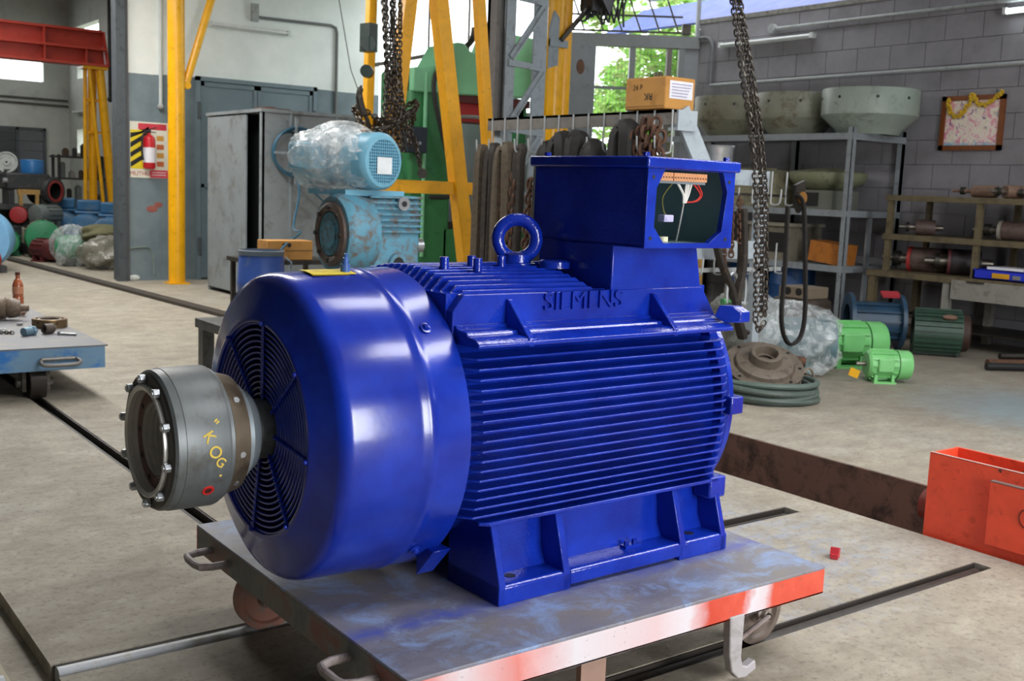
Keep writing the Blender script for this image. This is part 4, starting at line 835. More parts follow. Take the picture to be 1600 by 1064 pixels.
# corner window frame with grille
wf = struct(ob('window_1', G(), STEELD)); wf.data.materials.clear()
FRM = paint('#77797a', 0.5)
def dbox(name, t0, t1, z0, z1, w0=-0.04, w1=0.10, mat=FRM, par=None):
    g = G().add([DX(a, t, z) for z in (z0, z1) for t in (w0, w1) for a in (t0, t1)], [(0, 2, 3, 1), (4, 5, 7, 6), (0, 1, 5, 4), (2, 6, 7, 3), (0, 4, 6, 2), (1, 3, 7, 5)])
    return ob(name, g, mat, par or wf)
bpy.data.objects.remove(wf, do_unlink=True)
wf = struct(dbox('window_1', 0.0, 1.95, 3.58, 3.75, par=None) if False else ob('window_1', G().add([DX(a, t, z) for z in (3.58, 3.75) for t in (-0.05, 0.12) for a in (0.0, 1.98)], [(0, 2, 3, 1), (4, 5, 7, 6), (0, 1, 5, 4), (2, 6, 7, 3), (0, 4, 6, 2), (1, 3, 7, 5)]), FRM))
dbox('mullion', 0.90, 0.985, 1.6, 3.60); dbox('jamb', 0.20, 0.28, 1.6, 3.60); dbox('jamb', 0.38, 0.45, 1.6, 3.60, mat=paint('#6c6560', 0.6)); dbox('jamb', 1.80, 1.88, 1.6, 3.6)
dbox('transom', 0.25, 1.85, 2.98, 3.02, 0, 0.04); dbox('sill', 0.1, 1.95, 1.55, 1.62)
MESHW = paint('#8f968f', 0.6)
for k in range(30): dbox('mesh_wire', 0.30 + 0.052*k, 0.305 + 0.052*k, 1.6, 3.6, 0.06, 0.064, MESHW)
gr = thing('window_grille', 'slanting dark iron grille above the lintel of the leafy window', 'grille', DX(1.0, 0, 3.75))
for k in range(7):
    t0 = 0.30 + 0.27*k; wob(gr, 'slanted_bar', G().bar(DX(t0, 0.02, 3.80), DX(t0 + 0.22, 0.02, 4.35), 0.022, 0.022), DARKST)
for z in (3.80, 4.02): wob(gr, 'long_bar', G().bar(DX(0.25, 0.02, z), DX(2.0, 0.02, z - 0.01), 0.025, 0.025), DARKST)
wob(gr, 'end_block', G().cb(DX(0.20, -0.02, 3.84), (0.12, 0.12, 0.14), -0.64), DARKST)
# blue roof sheet and white eaves beam over the block wall
struct(ob('trim_20', G().prism([(11.62, 8.1, 3.95), (11.62, 13.5, 3.95), (12.5, 13.5, 4.45), (12.5, 8.1, 4.45)], (0, 0, 0.03)), paint('#12327f', 0.5, dirt='#1d4596', amt=0.3, sc=5)))
eb_ = struct(ob('trim_21', G().bx(11.30, 11.42, 8.0, 12.2, 4.32, 4.52), paint('#c9cfce', 0.5)))
for k in range(18): ob('beam_slot', G().bx(11.285, 11.30, 8.6 + k*0.2, 8.68 + k*0.2, 4.37, 4.42), BLACK, eb_)
struct(ob('trim_22', G().bar((9.7, 11.0, 4.40), (11.45, 11.2, 4.36), 0.1, 0.14), paint('#b9beba', 0.5)))
# trees outside
def m_leaf(c):
    t = NT('leaf_' + c.strip('#')); n = t.noise(1.2, 4, 0.6, t.co(kind='World')); b = lin(c)
    t.b.inputs['Transmission Weight'].default_value = 0.0
    col = t.mix(n, tuple(x*0.75 for x in b[:3]) + (1,), tuple(min(1, x*1.25) for x in b[:3]) + (1,)); t.set(col, 0.6)
    tr = t.n('ShaderNodeBsdfTranslucent'); t.l(col, tr.inputs[0]); mx = t.n('ShaderNodeMixShader'); mx.inputs[0].default_value = 0.5
    t.l(t.b.outputs[0], mx.inputs[1]); t.l(tr.outputs[0], mx.inputs[2]); t.l(mx.outputs[0], t.t.nodes['Material Output'].inputs[0]); return t.m
def tree(loc, h, rad, label, seed, cols):
    rnd = random.Random(seed); t = thing('leafy_tree', label, 'tree', loc, 0, 'trees outside the corner window')
    wob(t, 'trunk', G().tube(curve([loc, (loc[0] + 0.1, loc[1], h*0.4), (loc[0] - 0.1, loc[1] + 0.1, h*0.8)]), 0.12, 8), paint('#5b4a38', 0.8))
    cl = [(rnd.uniform(0, 2*PI), rnd.uniform(0.5, 5.4), rad*math.sqrt(rnd.random()), rnd.uniform(0.25, 0.5)) for _ in range(110)]
    for ci, colr in enumerate(cols):
        g = G()
        for _ in range(5200):
            a, z, r, s0 = rnd.choice(cl); u = Vector((rnd.gauss(0, 1), rnd.gauss(0, 1), rnd.gauss(0, 1))).normalized()*s0*rnd.uniform(0.6, 1.0)
            p = Vector((loc[0] + r*math.cos(a), loc[1] + r*math.sin(a), z)) + u; d = Vector((rnd.uniform(-1, 1), rnd.uniform(-1, 1), rnd.uniform(-.6, .6))).normalized()
            e = d.orthogonal().normalized(); s = rnd.uniform(0.05, 0.12)
            g.add([p - d*s, p + e*s*0.45, p + d*s, p - e*s*0.45], [(0, 1, 2, 3)])
        o = wob(t, 'foliage', g, m_leaf(colr), smooth=0); o['kind'] = 'stuff'
tree((13.5, 13.9, 0), 4.5, 1.5, 'leafy green tree seen through the corner window', 1, ('#8fc25a', '#b4da76', '#9aa866'))
tree((18.6, 16.0, 0), 4.5, 1.4, 'paler leafy tree at the right side of the corner window', 2, ('#a0cc66', '#c4e08e'))
struct(ob('ground', G().bx(8.76, 40, 11.4, 60, -0.3, -0.05), paint('#9a9f7c', 0.9)))
# ------------------------------------------------------------------ sling rack behind the terminal box
RK = paint('#77726c', 0.5, dirt='#5e5954', amt=0.4); RKL = paint('#a9b3ba', 0.45, dirt='#8b949a', amt=0.3); ROD = paint('#a3a6a6', 0.4)
rk = thing('sling_rack', 'grey steel rack with rows of hooks for slings behind the terminal box', 'rack', (6.2, 6.6, 0))
wob(rk, 'top_beam', G().bx(5.80, 5.83, 5.88, 8.28, 2.02, 2.13).bx(5.80, 5.95, 5.88, 8.28, 2.11, 2.13), RK)
wob(rk, 'rack_post', G().bx(5.86, 5.96, 8.16, 8.26, 0, 2.11), RKL)
wob(rk, 'slanting_leg', G().bar((5.90, 5.92, 2.13), (6.14, 5.88, 1.72), 0.16, 0.03, (0, 1, 0)).bx(5.82, 6.02, 5.86, 5.96, 1.98, 2.13), RKL)
wob(rk, 'arm_beam', G().bx(6.02, 6.86, 5.84, 5.94, 1.60, 1.72), RKL); wob(rk, 'rack_post', G().bx(6.80, 6.88, 5.86, 5.94, 0, 1.70), RKL)
wob(rk, 'lower_beam', G().bx(5.90, 7.10, 5.86, 5.90, 0.92, 0.95), ROD); wob(rk, 'middle_beam', G().bx(5.9, 6.86, 5.88, 5.94, 1.02, 1.16), RKL)
wob(rk, 'arm_beam', G().bx(6.05, 7.05, 5.80, 5.82, 1.52, 1.54), DARKST); wob(rk, 'rack_post', G().bx(5.92, 6.0, 5.86, 5.94, 0, 1.75), RKL)
HK = []
def hook(x, y, z, dx, dy, L=0.22):
    d = Vector((dx, dy, 0)); p = Vector((x, y, z))
    wob(rk, 'hook', G().tube(curve([p + Vector((0, 0, 0.10)), p - Vector((0, 0, L*0.8)), p - Vector((0, 0, L)) + d*0.03, p - Vector((0, 0, L)) + d*0.12, p - Vector((0, 0, L - 0.03)) + d*0.16, p - Vector((0, 0, L - 0.12)) + d*0.17], 4), 0.0075, 6), ROD)
for k in range(13):
    y = 8.20 - k*0.192; hook(5.795, y, 2.03, -1, 0); HK.append((5.70, y))
for x in (6.12, 6.35, 6.62, 6.84, 7.02): hook(x, 5.80, 1.62, 0, -0.6, 0.16)
for x in (6.05, 6.28, 6.62, 7.0): hook(x, 5.84, 1.05, 0, -0.6, 0.14)
SL = [paint('#1d1a18', 0.75, dirt='#2b2723', amt=0.4, sc=14), paint('#2c2621', 0.75, dirt='#43392e', amt=0.5, sc=14), paint('#584c3c', 0.75, dirt='#3b3329', amt=0.5, sc=14), paint('#191716', 0.7, sc=14)]
names = ['tan webbing sling at the left end of the hook rack', 'dark brown sling beside the tan one on the hook rack', 'wide taupe sling hanging left of the rusty chain', 'dark rope sling on the hook above the eyebolt', 'black sling hung fourth hook bundle before the yellow pillar', 'black loop sling with knotted top over the terminal box',
         'broad black sling in the middle of the hook rack', 'dull black sling right of the middle hooks', 'tall looped black sling near the carton', 'short dark sling next to the rusty chain bundle']
for i, (hk_, w_, L_, mi) in enumerate(((0, 0.06, 1.5, 2), (1, 0.075, 1.4, 1), (2, 0.085, 1.6, 2), (3, 0.05, 0.9, 1), (5, 0.09, 1.0, 3), (6, 0.11, 1.1, 0), (7, 0.11, 1.2, 0), (8, 0.10, 1.0, 3), (10, 0.105, 1.3, 3), (11, 0.06, 0.8, 0))):
    x, y = HK[hk_]; zt = 1.86 + (0.14 if hk_ == 10 else 0.0) + (0.06 if hk_ in (6, 7) else 0); t = thing('lifting_sling', names[i], 'sling', (x - 0.02, y, zt - L_), 0, 'slings on the hook rack')
    zb_ = zt - L_; s = 0.025 + 0.02*((i*7) % 3)
    wob(t, 'loop', G().tube(curve([(x, y + 0.02, zt - 0.02), (x - 0.02, y + s, zt - 0.12), (x - 0.03, y + s*1.1, (zt + zb_)/2), (x - 0.03, y + s*0.6, zb_ + 0.06), (x - 0.03, y, zb_), (x - 0.03, y - s*0.6, zb_ + 0.06), (x - 0.02, y - s*1.1, (zt + zb_)/2), (x - 0.02, y - s, zt - 0.12), (x, y - 0.02, zt - 0.02), (x, y + 0.02, zt - 0.015)], 5), w_, 8, flat=0.8), SL[mi])
for i, (y, zt, L_, n_, lb) in enumerate(((7.72, 1.60, 1.1, 3, 'rusty heavy chain hanging behind the lifting eyebolt'), (7.40, 1.55, 1.0, 2, 'rusty chain just left of the terminal box'), (6.02, 1.92, 0.5, 5, 'bundle of rusty chain links hung under the carton'))):
    t = thing('rusty_chain', lb, 'chain', (5.68, y, zt - L_), 0, 'rusty chains on the hook rack')
    for k in range(n_):
        yy = y + 0.075*(k - (n_ - 1)/2)
        zz = zt + (0.10 if n_ == 5 and k in (1, 2, 3) else 0)
        for j, M in enumerate(link_frames([(5.66 + 0.02*(k % 2), yy, zz), (5.64, yy + 0.02, zz - L_)], 0.10, 0.014, 0.6*k)):
            o = ob('link', RL if (i or k or j) else link_geo(0.10, 0.068, 0.014), RUST, t)
            RL = o.data; o.matrix_basis = t.matrix_basis.inverted() @ M
def sling_loop(label, pts, r, mat, mname='strap', cat='sling'):
    t = thing('lifting_sling', label, cat, pts[len(pts)//2], 0, 'slings on the side arm'); wob(t, mname, G().tube(curve(pts, 6), r, 8, flat=0.6), mat)
sling_loop('brown strap crossing below the terminal box corner', [(6.12, 5.70, 1.42), (6.14, 5.68, 1.1), (6.3, 5.66, 0.8), (6.42, 5.66, 0.52), (6.5, 5.66, 0.46)], 0.04, SL[1])
sling_loop('dark strap hanging beside the hoist chain', [(6.36, 5.66, 1.42), (6.40, 5.66, 1.0), (6.36, 5.66, 0.7), (6.46, 5.66, 0.42)], 0.05, SL[1])
sling_loop('long narrow rubber loop hanging at the right end of the rack', [(6.86, 5.64, 1.45), (6.88, 5.64, 0.95), (6.86, 5.62, 0.55), (6.94, 5.60, 0.36), (7.08, 5.60, 0.40), (7.12, 5.60, 0.6), (7.10, 5.62, 1.0), (7.04, 5.63, 1.45), (6.94, 5.63, 1.55)], 0.024, SL[0])
t = thing('pulley_sheave', 'small brass centred pulley hanging at the right end of rack', 'pulley', (7.05, 5.66, 1.40))
wob(t, 'sheave_plate', G().prism([(6.97, 5.66, 1.62), (7.08, 5.66, 1.66), (7.09, 5.66, 1.44), (7.03, 5.66, 1.40), (6.98, 5.66, 1.46)], (0, 0.03, 0)), DARKST); wob(t, 'sheave_hub', G().cyl((7.04, 5.655, 1.52), (7.04, 5.64, 1.52), 0.05, n=16), paint('#a3733a', 0.4, metal=0.6))
for k, (x, z, lb) in enumerate(((6.32, 0.82, 'green pinned steel shackle on the lower rack hook'), (6.42, 0.80, 'plain grey steel shackle beside the green pinned one'))):
    t = thing('bow_shackle', lb, 'shackle', (x, 5.68, z - 0.12), 0, 'shackles on the rack')
    wob(t, 'bow', G().tube(curve([(x - 0.05, 5.68, z - 0.12), (x - 0.055, 5.68, z - 0.02), (x - 0.045, 5.68, z + 0.07), (x, 5.68, z + 0.11), (x + 0.045, 5.68, z + 0.07), (x + 0.055, 5.68, z - 0.02), (x + 0.05, 5.68, z - 0.12)], 4), 0.018, 8), GALV)
    wob(t, 'pin', G().cyl((x - 0.08, 5.68, z - 0.11), (x + 0.08, 5.68, z - 0.11), 0.014, n=10).cyl((x - 0.095, 5.68, z - 0.11), (x - 0.07, 5.68, z - 0.11), 0.026, n=8), paint('#4c8a5a', 0.5) if k == 0 else GALV)
t = thing('rusty_chain', 'thin rusty chain hanging right of the terminal box', 'chain', (6.20, 5.66, 1.0), 0, 'rusty chains on the hook rack')
for k, x in enumerate((6.17, 6.24, 6.33)):
    wob(t, 'strand', chain_geo([(x, 5.67, 1.50), (x + 0.03, 5.66, 0.95 + 0.1*k)], 0.055, 0.036, 0.0075, k), RUST)
wob(t, 'swivel', G().ball((6.20, 5.67, 1.45), 0.07, 12, 8, (0.8, 0.8, 1.2)), paint('#6e5f52', 0.5, metal=0.5))
# bright steel pot behind the lid
t = thing('steel_bowl', 'shiny steel bowl standing behind the terminal box lid', 'bowl', (6.45, 5.98, 1.72))
wob(t, 'bowl', G().lathe([(0.0, 0.001), (0.0, 0.12), (0.03, 0.125), (0.06, 0.14), (0.15, 0.145), (0.17, 0.155), (0.175, 0.15), (0.15, 0.135), (0.03, 0.11), (0.03, 0.001)], (6.40, 6.02, 1.725), (0, 0, 1), 36), GALV)
wob(t, 'saddle', G().bx(6.30, 6.50, 5.86, 6.18, 1.70, 1.725), RKL)
# carton on the rack
t = thing('carton', 'brown cardboard carton with white label standing on the hook rack', 'carton', (5.9, 6.16, 2.13))
wob(t, 'box', G().bx(5.76, 6.07, 5.95, 6.39, 2.135, 2.375), CARD, bevel=0.012, seg=3)
wob(t, 'shipping_label', G().bx(5.80, 6.04, 5.946, 5.95, 2.215, 2.345), paint('#e6e5ea', 0.5))
for k in range(5): wob(t, 'label_print', G().bx(5.82, 5.98 + 0.012*k, 5.944, 5.946, 2.23 + 0.022*k, 2.237 + 0.022*k), paint('#9a94b8', 0.5))
wob(t, 'flap_seam', G().bx(5.757, 5.76, 5.96, 6.38, 2.158, 2.161), paint('#7d5528', 0.7))
tg = text_geo('RK', 0.075); mapg(tg, lambda p: Vector((5.757, 6.13 + p.x, 2.232 - p.y))); wob(t, 'box_lettering', tg, BLACK, smooth=0)
tg = text_geo('24 P', 0.06); mapg(tg, lambda p: Vector((5.757, 6.25 - p.x, 2.30 + p.y))); wob(t, 'pen_scribble', tg, paint('#5d3d1c', 0.7), smooth=0)
# hanging hoist chain in front of the rack
hcx = [(4.02, 4.25, 4.65), (4.30, 4.24, 3.5), (4.55, 4.22, 2.56), (4.66, 4.21, 2.16), (4.74, 4.2, 1.89), (4.82, 4.2, 1.54), (4.865, 4.2, 1.17), (4.895, 4.2, 0.82)]
t = thing('hoist_chain', 'long oily hoist chain hanging to the right of the motor', 'chain', (4.90, 4.2, 0.62))
LK = None
for off in (0.0, 0.032, 0.056):
    pth = [Vector(p) + Vector((off*(0.6 + 0.4*(i > 2)), -off*0.4, 0)) for i, p in enumerate(hcx)]
    wob(t, 'upper_chain', chain_geo(pth[:3], 0.042, 0.027, 0.0052), CHAINM)
    for M in link_frames(curve(pth[2:], 6), 0.042, 0.0052, 0.7 + off*20):
        o = ob('link', LK or link_geo(0.042, 0.027, 0.0052), CHAINM, t); LK = o.data; o.matrix_basis = t.matrix_basis.inverted() @ M
wob(t, 'bottom_loop', chain_geo(curve([(4.895, 4.2, 0.80), (4.92, 4.19, 0.74), (4.96, 4.18, 0.80)], 6), 0.042, 0.027, 0.0052), CHAINM)

# ------------------------------------------------------------------ tall shelf on the right wall
SH = paint('#8b9196', 0.5, dirt='#70757a', amt=0.35)
sh = thing('steel_shelf', 'tall grey angle iron shelf unit against the block wall', 'shelf', (11.0, 9.3, 0))
for y in (7.78, 9.35, 10.85):
    for x in (10.50, 11.46):
        if y == 9.35 and x < 11: continue
        s_ = 0.07; wob(sh, 'upright', G().bx(x, x + 0.008 if x < 11 else x + 0.06, y, y + s_, 0, 2.35).bx(x, x + s_, y, y + 0.008, 0, 2.35), SH)
for z in (2.28, 1.40, 0.76):
    wob(sh, 'shelf_board', G().bx(10.52, 11.52, 7.79, 10.9, z - 0.02, z), SH); wob(sh, 'edge_angle', G().bx(10.495, 10.505, 7.78, 10.92, z - 0.07, z + 0.005), SH); wob(sh, 'edge_angle', G().bx(10.5, 11.52, 7.775, 7.785, z - 0.07, z + 0.005), SH)
wob(sh, 'upright', G().bx(10.95, 11.02, 7.80, 7.83, 0.0, 1.38), SH)
def cowl(label, y, x, sc, mat, zc=2.285, mat2=None):
    t = thing('fan_cowl', label, 'fan cowl', (x, y, zc), 0, 'fan cowls on the top shelf')
    R_ = 0.56*sc
    wob(t, 'shell', G().lathe([(0.0, 0.24), (0.0, R_*0.62), (0.06, R_*0.70), (0.20, R_*0.98), (0.215, R_), (0.50, R_*1.0), (0.51, R_*0.99), (0.50, R_*0.975), (0.22, R_*0.975), (0.02, R_*0.6), (0.02, 0.24)], (x, y, zc), (0, 0, 1), 48), mat)
    for a in (2.4, 3.1, 3.9, 4.6):
        p = Vector((x + R_*1.001*math.cos(a), y + R_*1.001*math.sin(a), zc + 0.40)); n = Vector((math.cos(a), math.sin(a), 0))
        wob(t, 'bolt_hole', G().cyl(p - n*0.004, p + n*0.003, 0.018, n=10), BLACK)
    return t
CWG = paint('#9aa69b', 0.4, dirt='#7d877c', amt=0.35, sc=4); CWD = paint('#7d7c68', 0.5, dirt='#57503f', amt=0.5, sc=4); CWM = paint('#8b8c7c', 0.45, dirt='#6a5f4c', amt=0.45, sc=4)
cowl('pale grey green fan cowl, the rightmost on the top shelf', 7.93, 10.98, 0.98, CWG); cowl('stained olive grey fan cowl, middle one on the top shelf', 9.0, 10.98, 0.90, CWM); cowl('brownish fan cowl on the top shelf behind the hoist chain', 10.05, 10.98, 0.90, CWD)
tag(ob('rubber_flap', G().cb((11.0, 8.0, 2.81), (0.3, 0.25, 0.03), 0.3, (0.2, 'X')).bx(10.98, 11.02, 7.95, 8.05, 2.3, 2.80), BLACK), 'dark rubber flap sticking out of the rightmost cowl', 'flap')
t = thing('bowl_cover', 'olive bowl shaped cover on the middle shelf', 'cover', (10.95, 8.4, 1.40))
wob(t, 'bowl', G().lathe([(0.0, 0.15), (0.0, 0.22), (0.10, 0.42), (0.16, 0.46), (0.22, 0.46), (0.24, 0.40), (0.28, 0.10), (0.28, 0.001)], (10.98, 8.45, 1.62), (0, 0, 1), 36), paint('#83866a', 0.5, dirt='#5d5d46', amt=0.4)); wob(t, 'support', G().bx(10.7, 11.2, 8.15, 8.7, 1.40, 1.63), paint('#6f7268', 0.6)); wob(t, 'support_opening', G().bx(10.69, 10.70, 8.35, 8.6, 1.44, 1.60), BLACK)
t = thing('machine_guard', 'dull tan machine guard plate on the middle shelf left', 'guard', (10.9, 9.3, 1.40)); wob(t, 'plate', G().bx(10.62, 11.2, 8.95, 9.6, 1.40, 1.86), paint('#8e8a6f', 0.6, dirt='#5d584a', amt=0.5)); wob(t, 'lip', G().bx(10.60, 10.62, 8.93, 9.62, 1.82, 1.88), paint('#6d6a55', 0.6))
t = thing('carton', 'orange brown carton leaning on the low shelf', 'carton', (10.8, 8.2, 0.76)); wob(t, 'box', G().cb((10.75, 8.12, 0.90), (0.32, 0.44, 0.24), 0.05, (0.10, 'X')), paint('#b26c25', 0.7, dirt='#8f5518', amt=0.4)); wob(t, 'print_block', G().cb((10.587, 8.22, 0.93), (0.003, 0.11, 0.08), 0.05, (0.10, 'X')), paint('#5a3512', 0.7))
t = thing('open_casing', 'grey casing with square dark opening on the low shelf', 'casing', (10.8, 8.95, 0.76)); wob(t, 'casing_body', G().bx(10.6, 11.2, 8.65, 9.3, 0.76, 1.18), paint('#7f796b', 0.6, dirt='#5a5348', amt=0.4)); wob(t, 'opening', G().bx(10.592, 10.60, 8.72, 9.0, 0.86, 1.10), BLACK); wob(t, 'top_lip', G().bx(10.55, 11.2, 8.6, 9.35, 1.18, 1.22), paint('#8f8a7b', 0.6))
for k, (y, lb) in enumerate(((8.85, 'dark blue barrel under the shelf, nearest the hanging loop'), (9.55, 'dark blue barrel under the shelf behind the hoist chain'))):
    t = thing('oil_barrel', lb, 'barrel', (10.95, y, 0), 0, 'barrels under the shelf'); wob(t, 'barrel_shell', G().lathe([(0, 0.001), (0, 0.27), (0.02, 0.28), (0.22, 0.28), (0.235, 0.29), (0.25, 0.28), (0.44, 0.28), (0.455, 0.29), (0.47, 0.28), (0.66, 0.28), (0.68, 0.27), (0.66, 0.26), (0.66, 0.001)], (10.95, y, 0), (0, 0, 1), 28), paint('#1d4a80', 0.4, dirt='#143356', amt=0.4)); wob(t, 'bung', G().cyl((10.83, y - 0.1, 0.66), (10.83, y - 0.1, 0.685), 0.03, n=10), DARKST)
tag(ob('wooden_crate_panel', G().bx(8.5, 8.54, 8.1, 9.4, 0.0, 0.95).bx(8.48, 8.5, 8.1, 8.2, 0, 0.95).bx(8.48, 8.5, 9.3, 9.4, 0, 0.95).bx(8.48, 8.5, 8.1, 9.4, 0.85, 0.95), WOOD), 'upright yellow brown wooden panel behind the shackles', 'panel')

# ------------------------------------------------------------------ bench, rotor shelf, rotors
BW = paint('#655a42', 0.6, dirt='#4a4130', amt=0.5, sc=5); BG = paint('#8a877f', 0.55, dirt='#6f6b63', amt=0.4, sc=5)
bn = thing('work_bench', 'brown work bench with grey drawer against the block wall', 'bench', (10.95, 6.2, 0))
wob(bn, 'bench_top', G().bx(10.48, 11.45, 4.6, 7.44, 0.70, 0.765), BW)
for x in (10.50, 11.36):
    for y in (7.34, 6.42): wob(bn, 'leg', G().bx(x, x + 0.07, y, y + 0.08, 0, 0.70), BW if y > 7 else BG)
dw = wob(bn, 'drawer', G().bx(10.46, 11.3, 4.8, 6.38, 0.54, 0.74), BG); wob(bn, 'drawer_handle', G().tube([(10.46, 6.20, 0.735), (10.44, 6.20, 0.735), (10.44, 6.02, 0.735), (10.46, 6.02, 0.735)], 0.008, 6), DARKST)
wob(bn, 'lower_board', G().bx(10.6, 11.4, 4.6, 7.4, 0.18, 0.20), DARKST)
rsf = thing('rotor_shelf', 'olive brown two tier shelf standing on the work bench', 'shelf', (10.95, 6.3, 0.765))
for y in (7.26, 6.20, 5.0):
    for x in (10.60, 11.34): wob(rsf, 'upright', G().bx(x, x + 0.05, y, y + 0.06, 0.765, 1.60), BW)
for z in (1.60, 1.17): wob(rsf, 'tier_board', G().bx(10.58, 11.42, 4.8, 7.34, z - 0.06, z), BW)
LAM = paint('#5c4a44', 0.5, dirt='#3b312e', amt=0.5, sc=12); COPR = paint('#7d6150', 0.5, dirt='#5d4a3e', amt=0.5, sc=12); SHF = m_steel('dull_shaft_steel', '#8d867c', 0.4, (6, 6, 6), '#5a5048')
def rotor(label, p, ax, L, R_, lam, band=None, tone=SHF):
    a = Vector(ax).normalized(); o = Vector(p); t = thing('motor_rotor', label, 'rotor', (o.x, o.y, o.z - R_), 0, 'rotors on the bench shelves')
    wob(t, 'shaft', G().lathe([(-L*0.5, 0.001), (-L*0.5, R_*0.25), (-L*0.36, R_*0.25), (-L*0.36, R_*0.38), (-L*0.22, R_*0.38), (L*0.3, R_*0.38), (L*0.42, R_*0.3), (L*0.42, 0.001)], o, a, 20), tone)
    wob(t, 'core', G().lathe([(-L*0.16, R_*0.3), (-L*0.16, R_*0.92), (-L*0.12, R_), (L*0.22, R_), (L*0.26, R_*0.92), (L*0.26, R_*0.3)], o, a, 28), lam)
    wob(t, 'bearing', G().lathe([(-L*0.36, R_*0.3), (-L*0.36, R_*0.62), (-L*0.29, R_*0.62), (-L*0.29, R_*0.3)], o, a, 20), DARKST)
    if band: wob(t, 'end_ring', G().lathe([(-L*0.19, R_*0.5), (-L*0.19, R_*1.02), (-L*0.15, R_*1.03), (-L*0.15, R_*0.5)], o, a, 28), band)
rax = (0.55, -0.83, 0)
rotor('copper toned rotor lying on the top tier, left of the others', (10.95, 6.42, 1.67), (0.2, -1, 0), 0.62, 0.065, COPR, None, COPR)
rotor('dark nosed rotor on the top tier, middle of three', (10.85, 6.04, 1.67), (0.9, -0.4, 0), 0.5, 0.07, COPR)
rotor('pale rotor at the right end of the top tier', (10.9, 5.78, 1.665), (0.3, -1, 0), 0.5, 0.065, paint('#a58f78', 0.5))
rotor('small rotor alone on the left of the middle tier', (10.9, 7.05, 1.255), rax, 0.5, 0.085, LAM)
rotor('long rotor with pale flange on the right of the middle tier', (10.9, 5.98, 1.27), (0.25, -1, 0), 0.85, 0.10, LAM, paint('#8f897c', 0.5))
rotor('large rotor with red band on the bench', (10.9, 6.98, 0.90), (0.35, -0.94, 0), 0.95, 0.135, LAM, paint('#9e2c2a', 0.5))
rotor('dark rotor with maroon end on the bench beside the blue tray', (10.9, 6.55, 0.905), rax, 0.75, 0.14, paint('#2d2528', 0.5), paint('#5a2a2e', 0.5))
rotor('brown rotor lying behind the red banded one', (11.22, 7.0, 0.90), (0.3, -0.95, 0), 0.6, 0.12, COPR)
t = thing('tool_tray', 'bright blue plastic tool tray with yellow tool on the bench', 'tray', (10.75, 5.9, 0.765))
wob(t, 'tray_body', G().bx(10.58, 10.95, 5.45, 6.22, 0.765, 0.78).bx(10.58, 10.60, 5.45, 6.22, 0.765, 0.86).bx(10.93, 10.95, 5.45, 6.22, 0.765, 0.86).bx(10.58, 10.95, 6.20, 6.22, 0.765, 0.87), paint('#2335c4', 0.35)); wob(t, 'yellow_tool', G().bx(10.565, 10.60, 5.82, 6.0, 0.79, 0.84), paint('#d8a021', 0.4)); wob(t, 'white_lid', G().bx(10.60, 10.9, 5.70, 6.08, 0.875, 0.90), paint('#e3e3ec', 0.4)); wob(t, 'grey_tool', G().bx(10.565, 10.59, 5.70, 5.78, 0.79, 0.83), GALV)
t = thing('scrap_disc', 'dim grey metal disc lying under the bench', 'disc', (10.9, 6.95, 0.2)); wob(t, 'disc', G().lathe([(0, 0.1), (0, 0.3), (0.06, 0.3), (0.06, 0.1)], (10.95, 6.95, 0.201), (0, 0, 1), 28, closed=True), paint('#6d6862', 0.5)); wob(t, 'rim', G().torus((10.95, 6.95, 0.27), (0, 0, 1), 0.28, 0.02, 28, 6), DARKST)

# ------------------------------------------------------------------ on the block wall
t = thing('framed_picture', 'framed colourful devotional print hung on the block wall', 'picture', (11.54, 6.97, 2.13))
y0, y1, z0, z1 = 6.59, 7.35, 2.135, 2.745
FRW = paint('#7d4318', 0.4, dirt='#5e3010', amt=0.4, sc=12)
for nm, b in (('frame_rail', (11.515, 11.55, y0, y1, z0, z0 + 0.055)), ('frame_rail', (11.515, 11.55, y0, y1, z1 - 0.055, z1)), ('frame_stile', (11.515, 11.55, y0, y0 + 0.055, z0, z1)), ('frame_stile', (11.515, 11.55, y1 - 0.055, y1, z0, z1))): wob(t, nm, G().bx(*b), FRW)
def m_print():
    k = NT('print_colours'); c = k.co(kind='World'); x, y, z = k.xyz(c); n = k.noise(9, 5, 0.7, c, 1.0); n2 = k.noise(16, 3, 0.6, c)
    col = k.ramp(n, [(0.3, lin('#d46a8e')), (0.42, lin('#e7a8b4')), (0.5, lin('#f0e6da')), (0.6, lin('#e8d9c2')), (0.7, lin('#8e7fae'))])
    col = k.mix(k.ramp(k.math('MULTIPLY_ADD', k.math('ADD', z, k.math('MULTIPLY', n2, 0.16)), 1.6, -3.4), [(0.22, K(1)), (0.30, K(0))]), col, lin('#7fb6cf'))
    col = k.mix(k.ramp(n2, [(0.6, K(0)), (0.66, K(0.8))]), col, lin('#6a5a8c')); return k.set(col, 0.25)
wob(t, 'print', G().bx(11.530, 11.54, y0 + 0.05, y1 - 0.05, z0 + 0.05, z1 - 0.05), m_print())
t = thing('flower_garland', 'yellow flower garland looped over the framed picture', 'garland', (11.5, 6.97, 2.55))
g = G(); rr_ = random.Random(3)
gp_ = curve([(11.50, 7.26, 2.70), (11.50, 7.24, 2.60), (11.50, 7.16, 2.51), (11.50, 7.06, 2.56), (11.50, 6.99, 2.68), (11.50, 6.97, 2.745), (11.50, 6.93, 2.70), (11.50, 6.85, 2.63), (11.50, 6.75, 2.66), (11.50, 6.66, 2.73), (11.50, 6.62, 2.765)], 8)
for p in gp_:
    for _ in range(2): g.ball((p.x + rr_.uniform(-.015, .01), p.y + rr_.uniform(-.018, .018), p.z + rr_.uniform(-.018, .018)), rr_.uniform(0.013, 0.021), 6, 4)
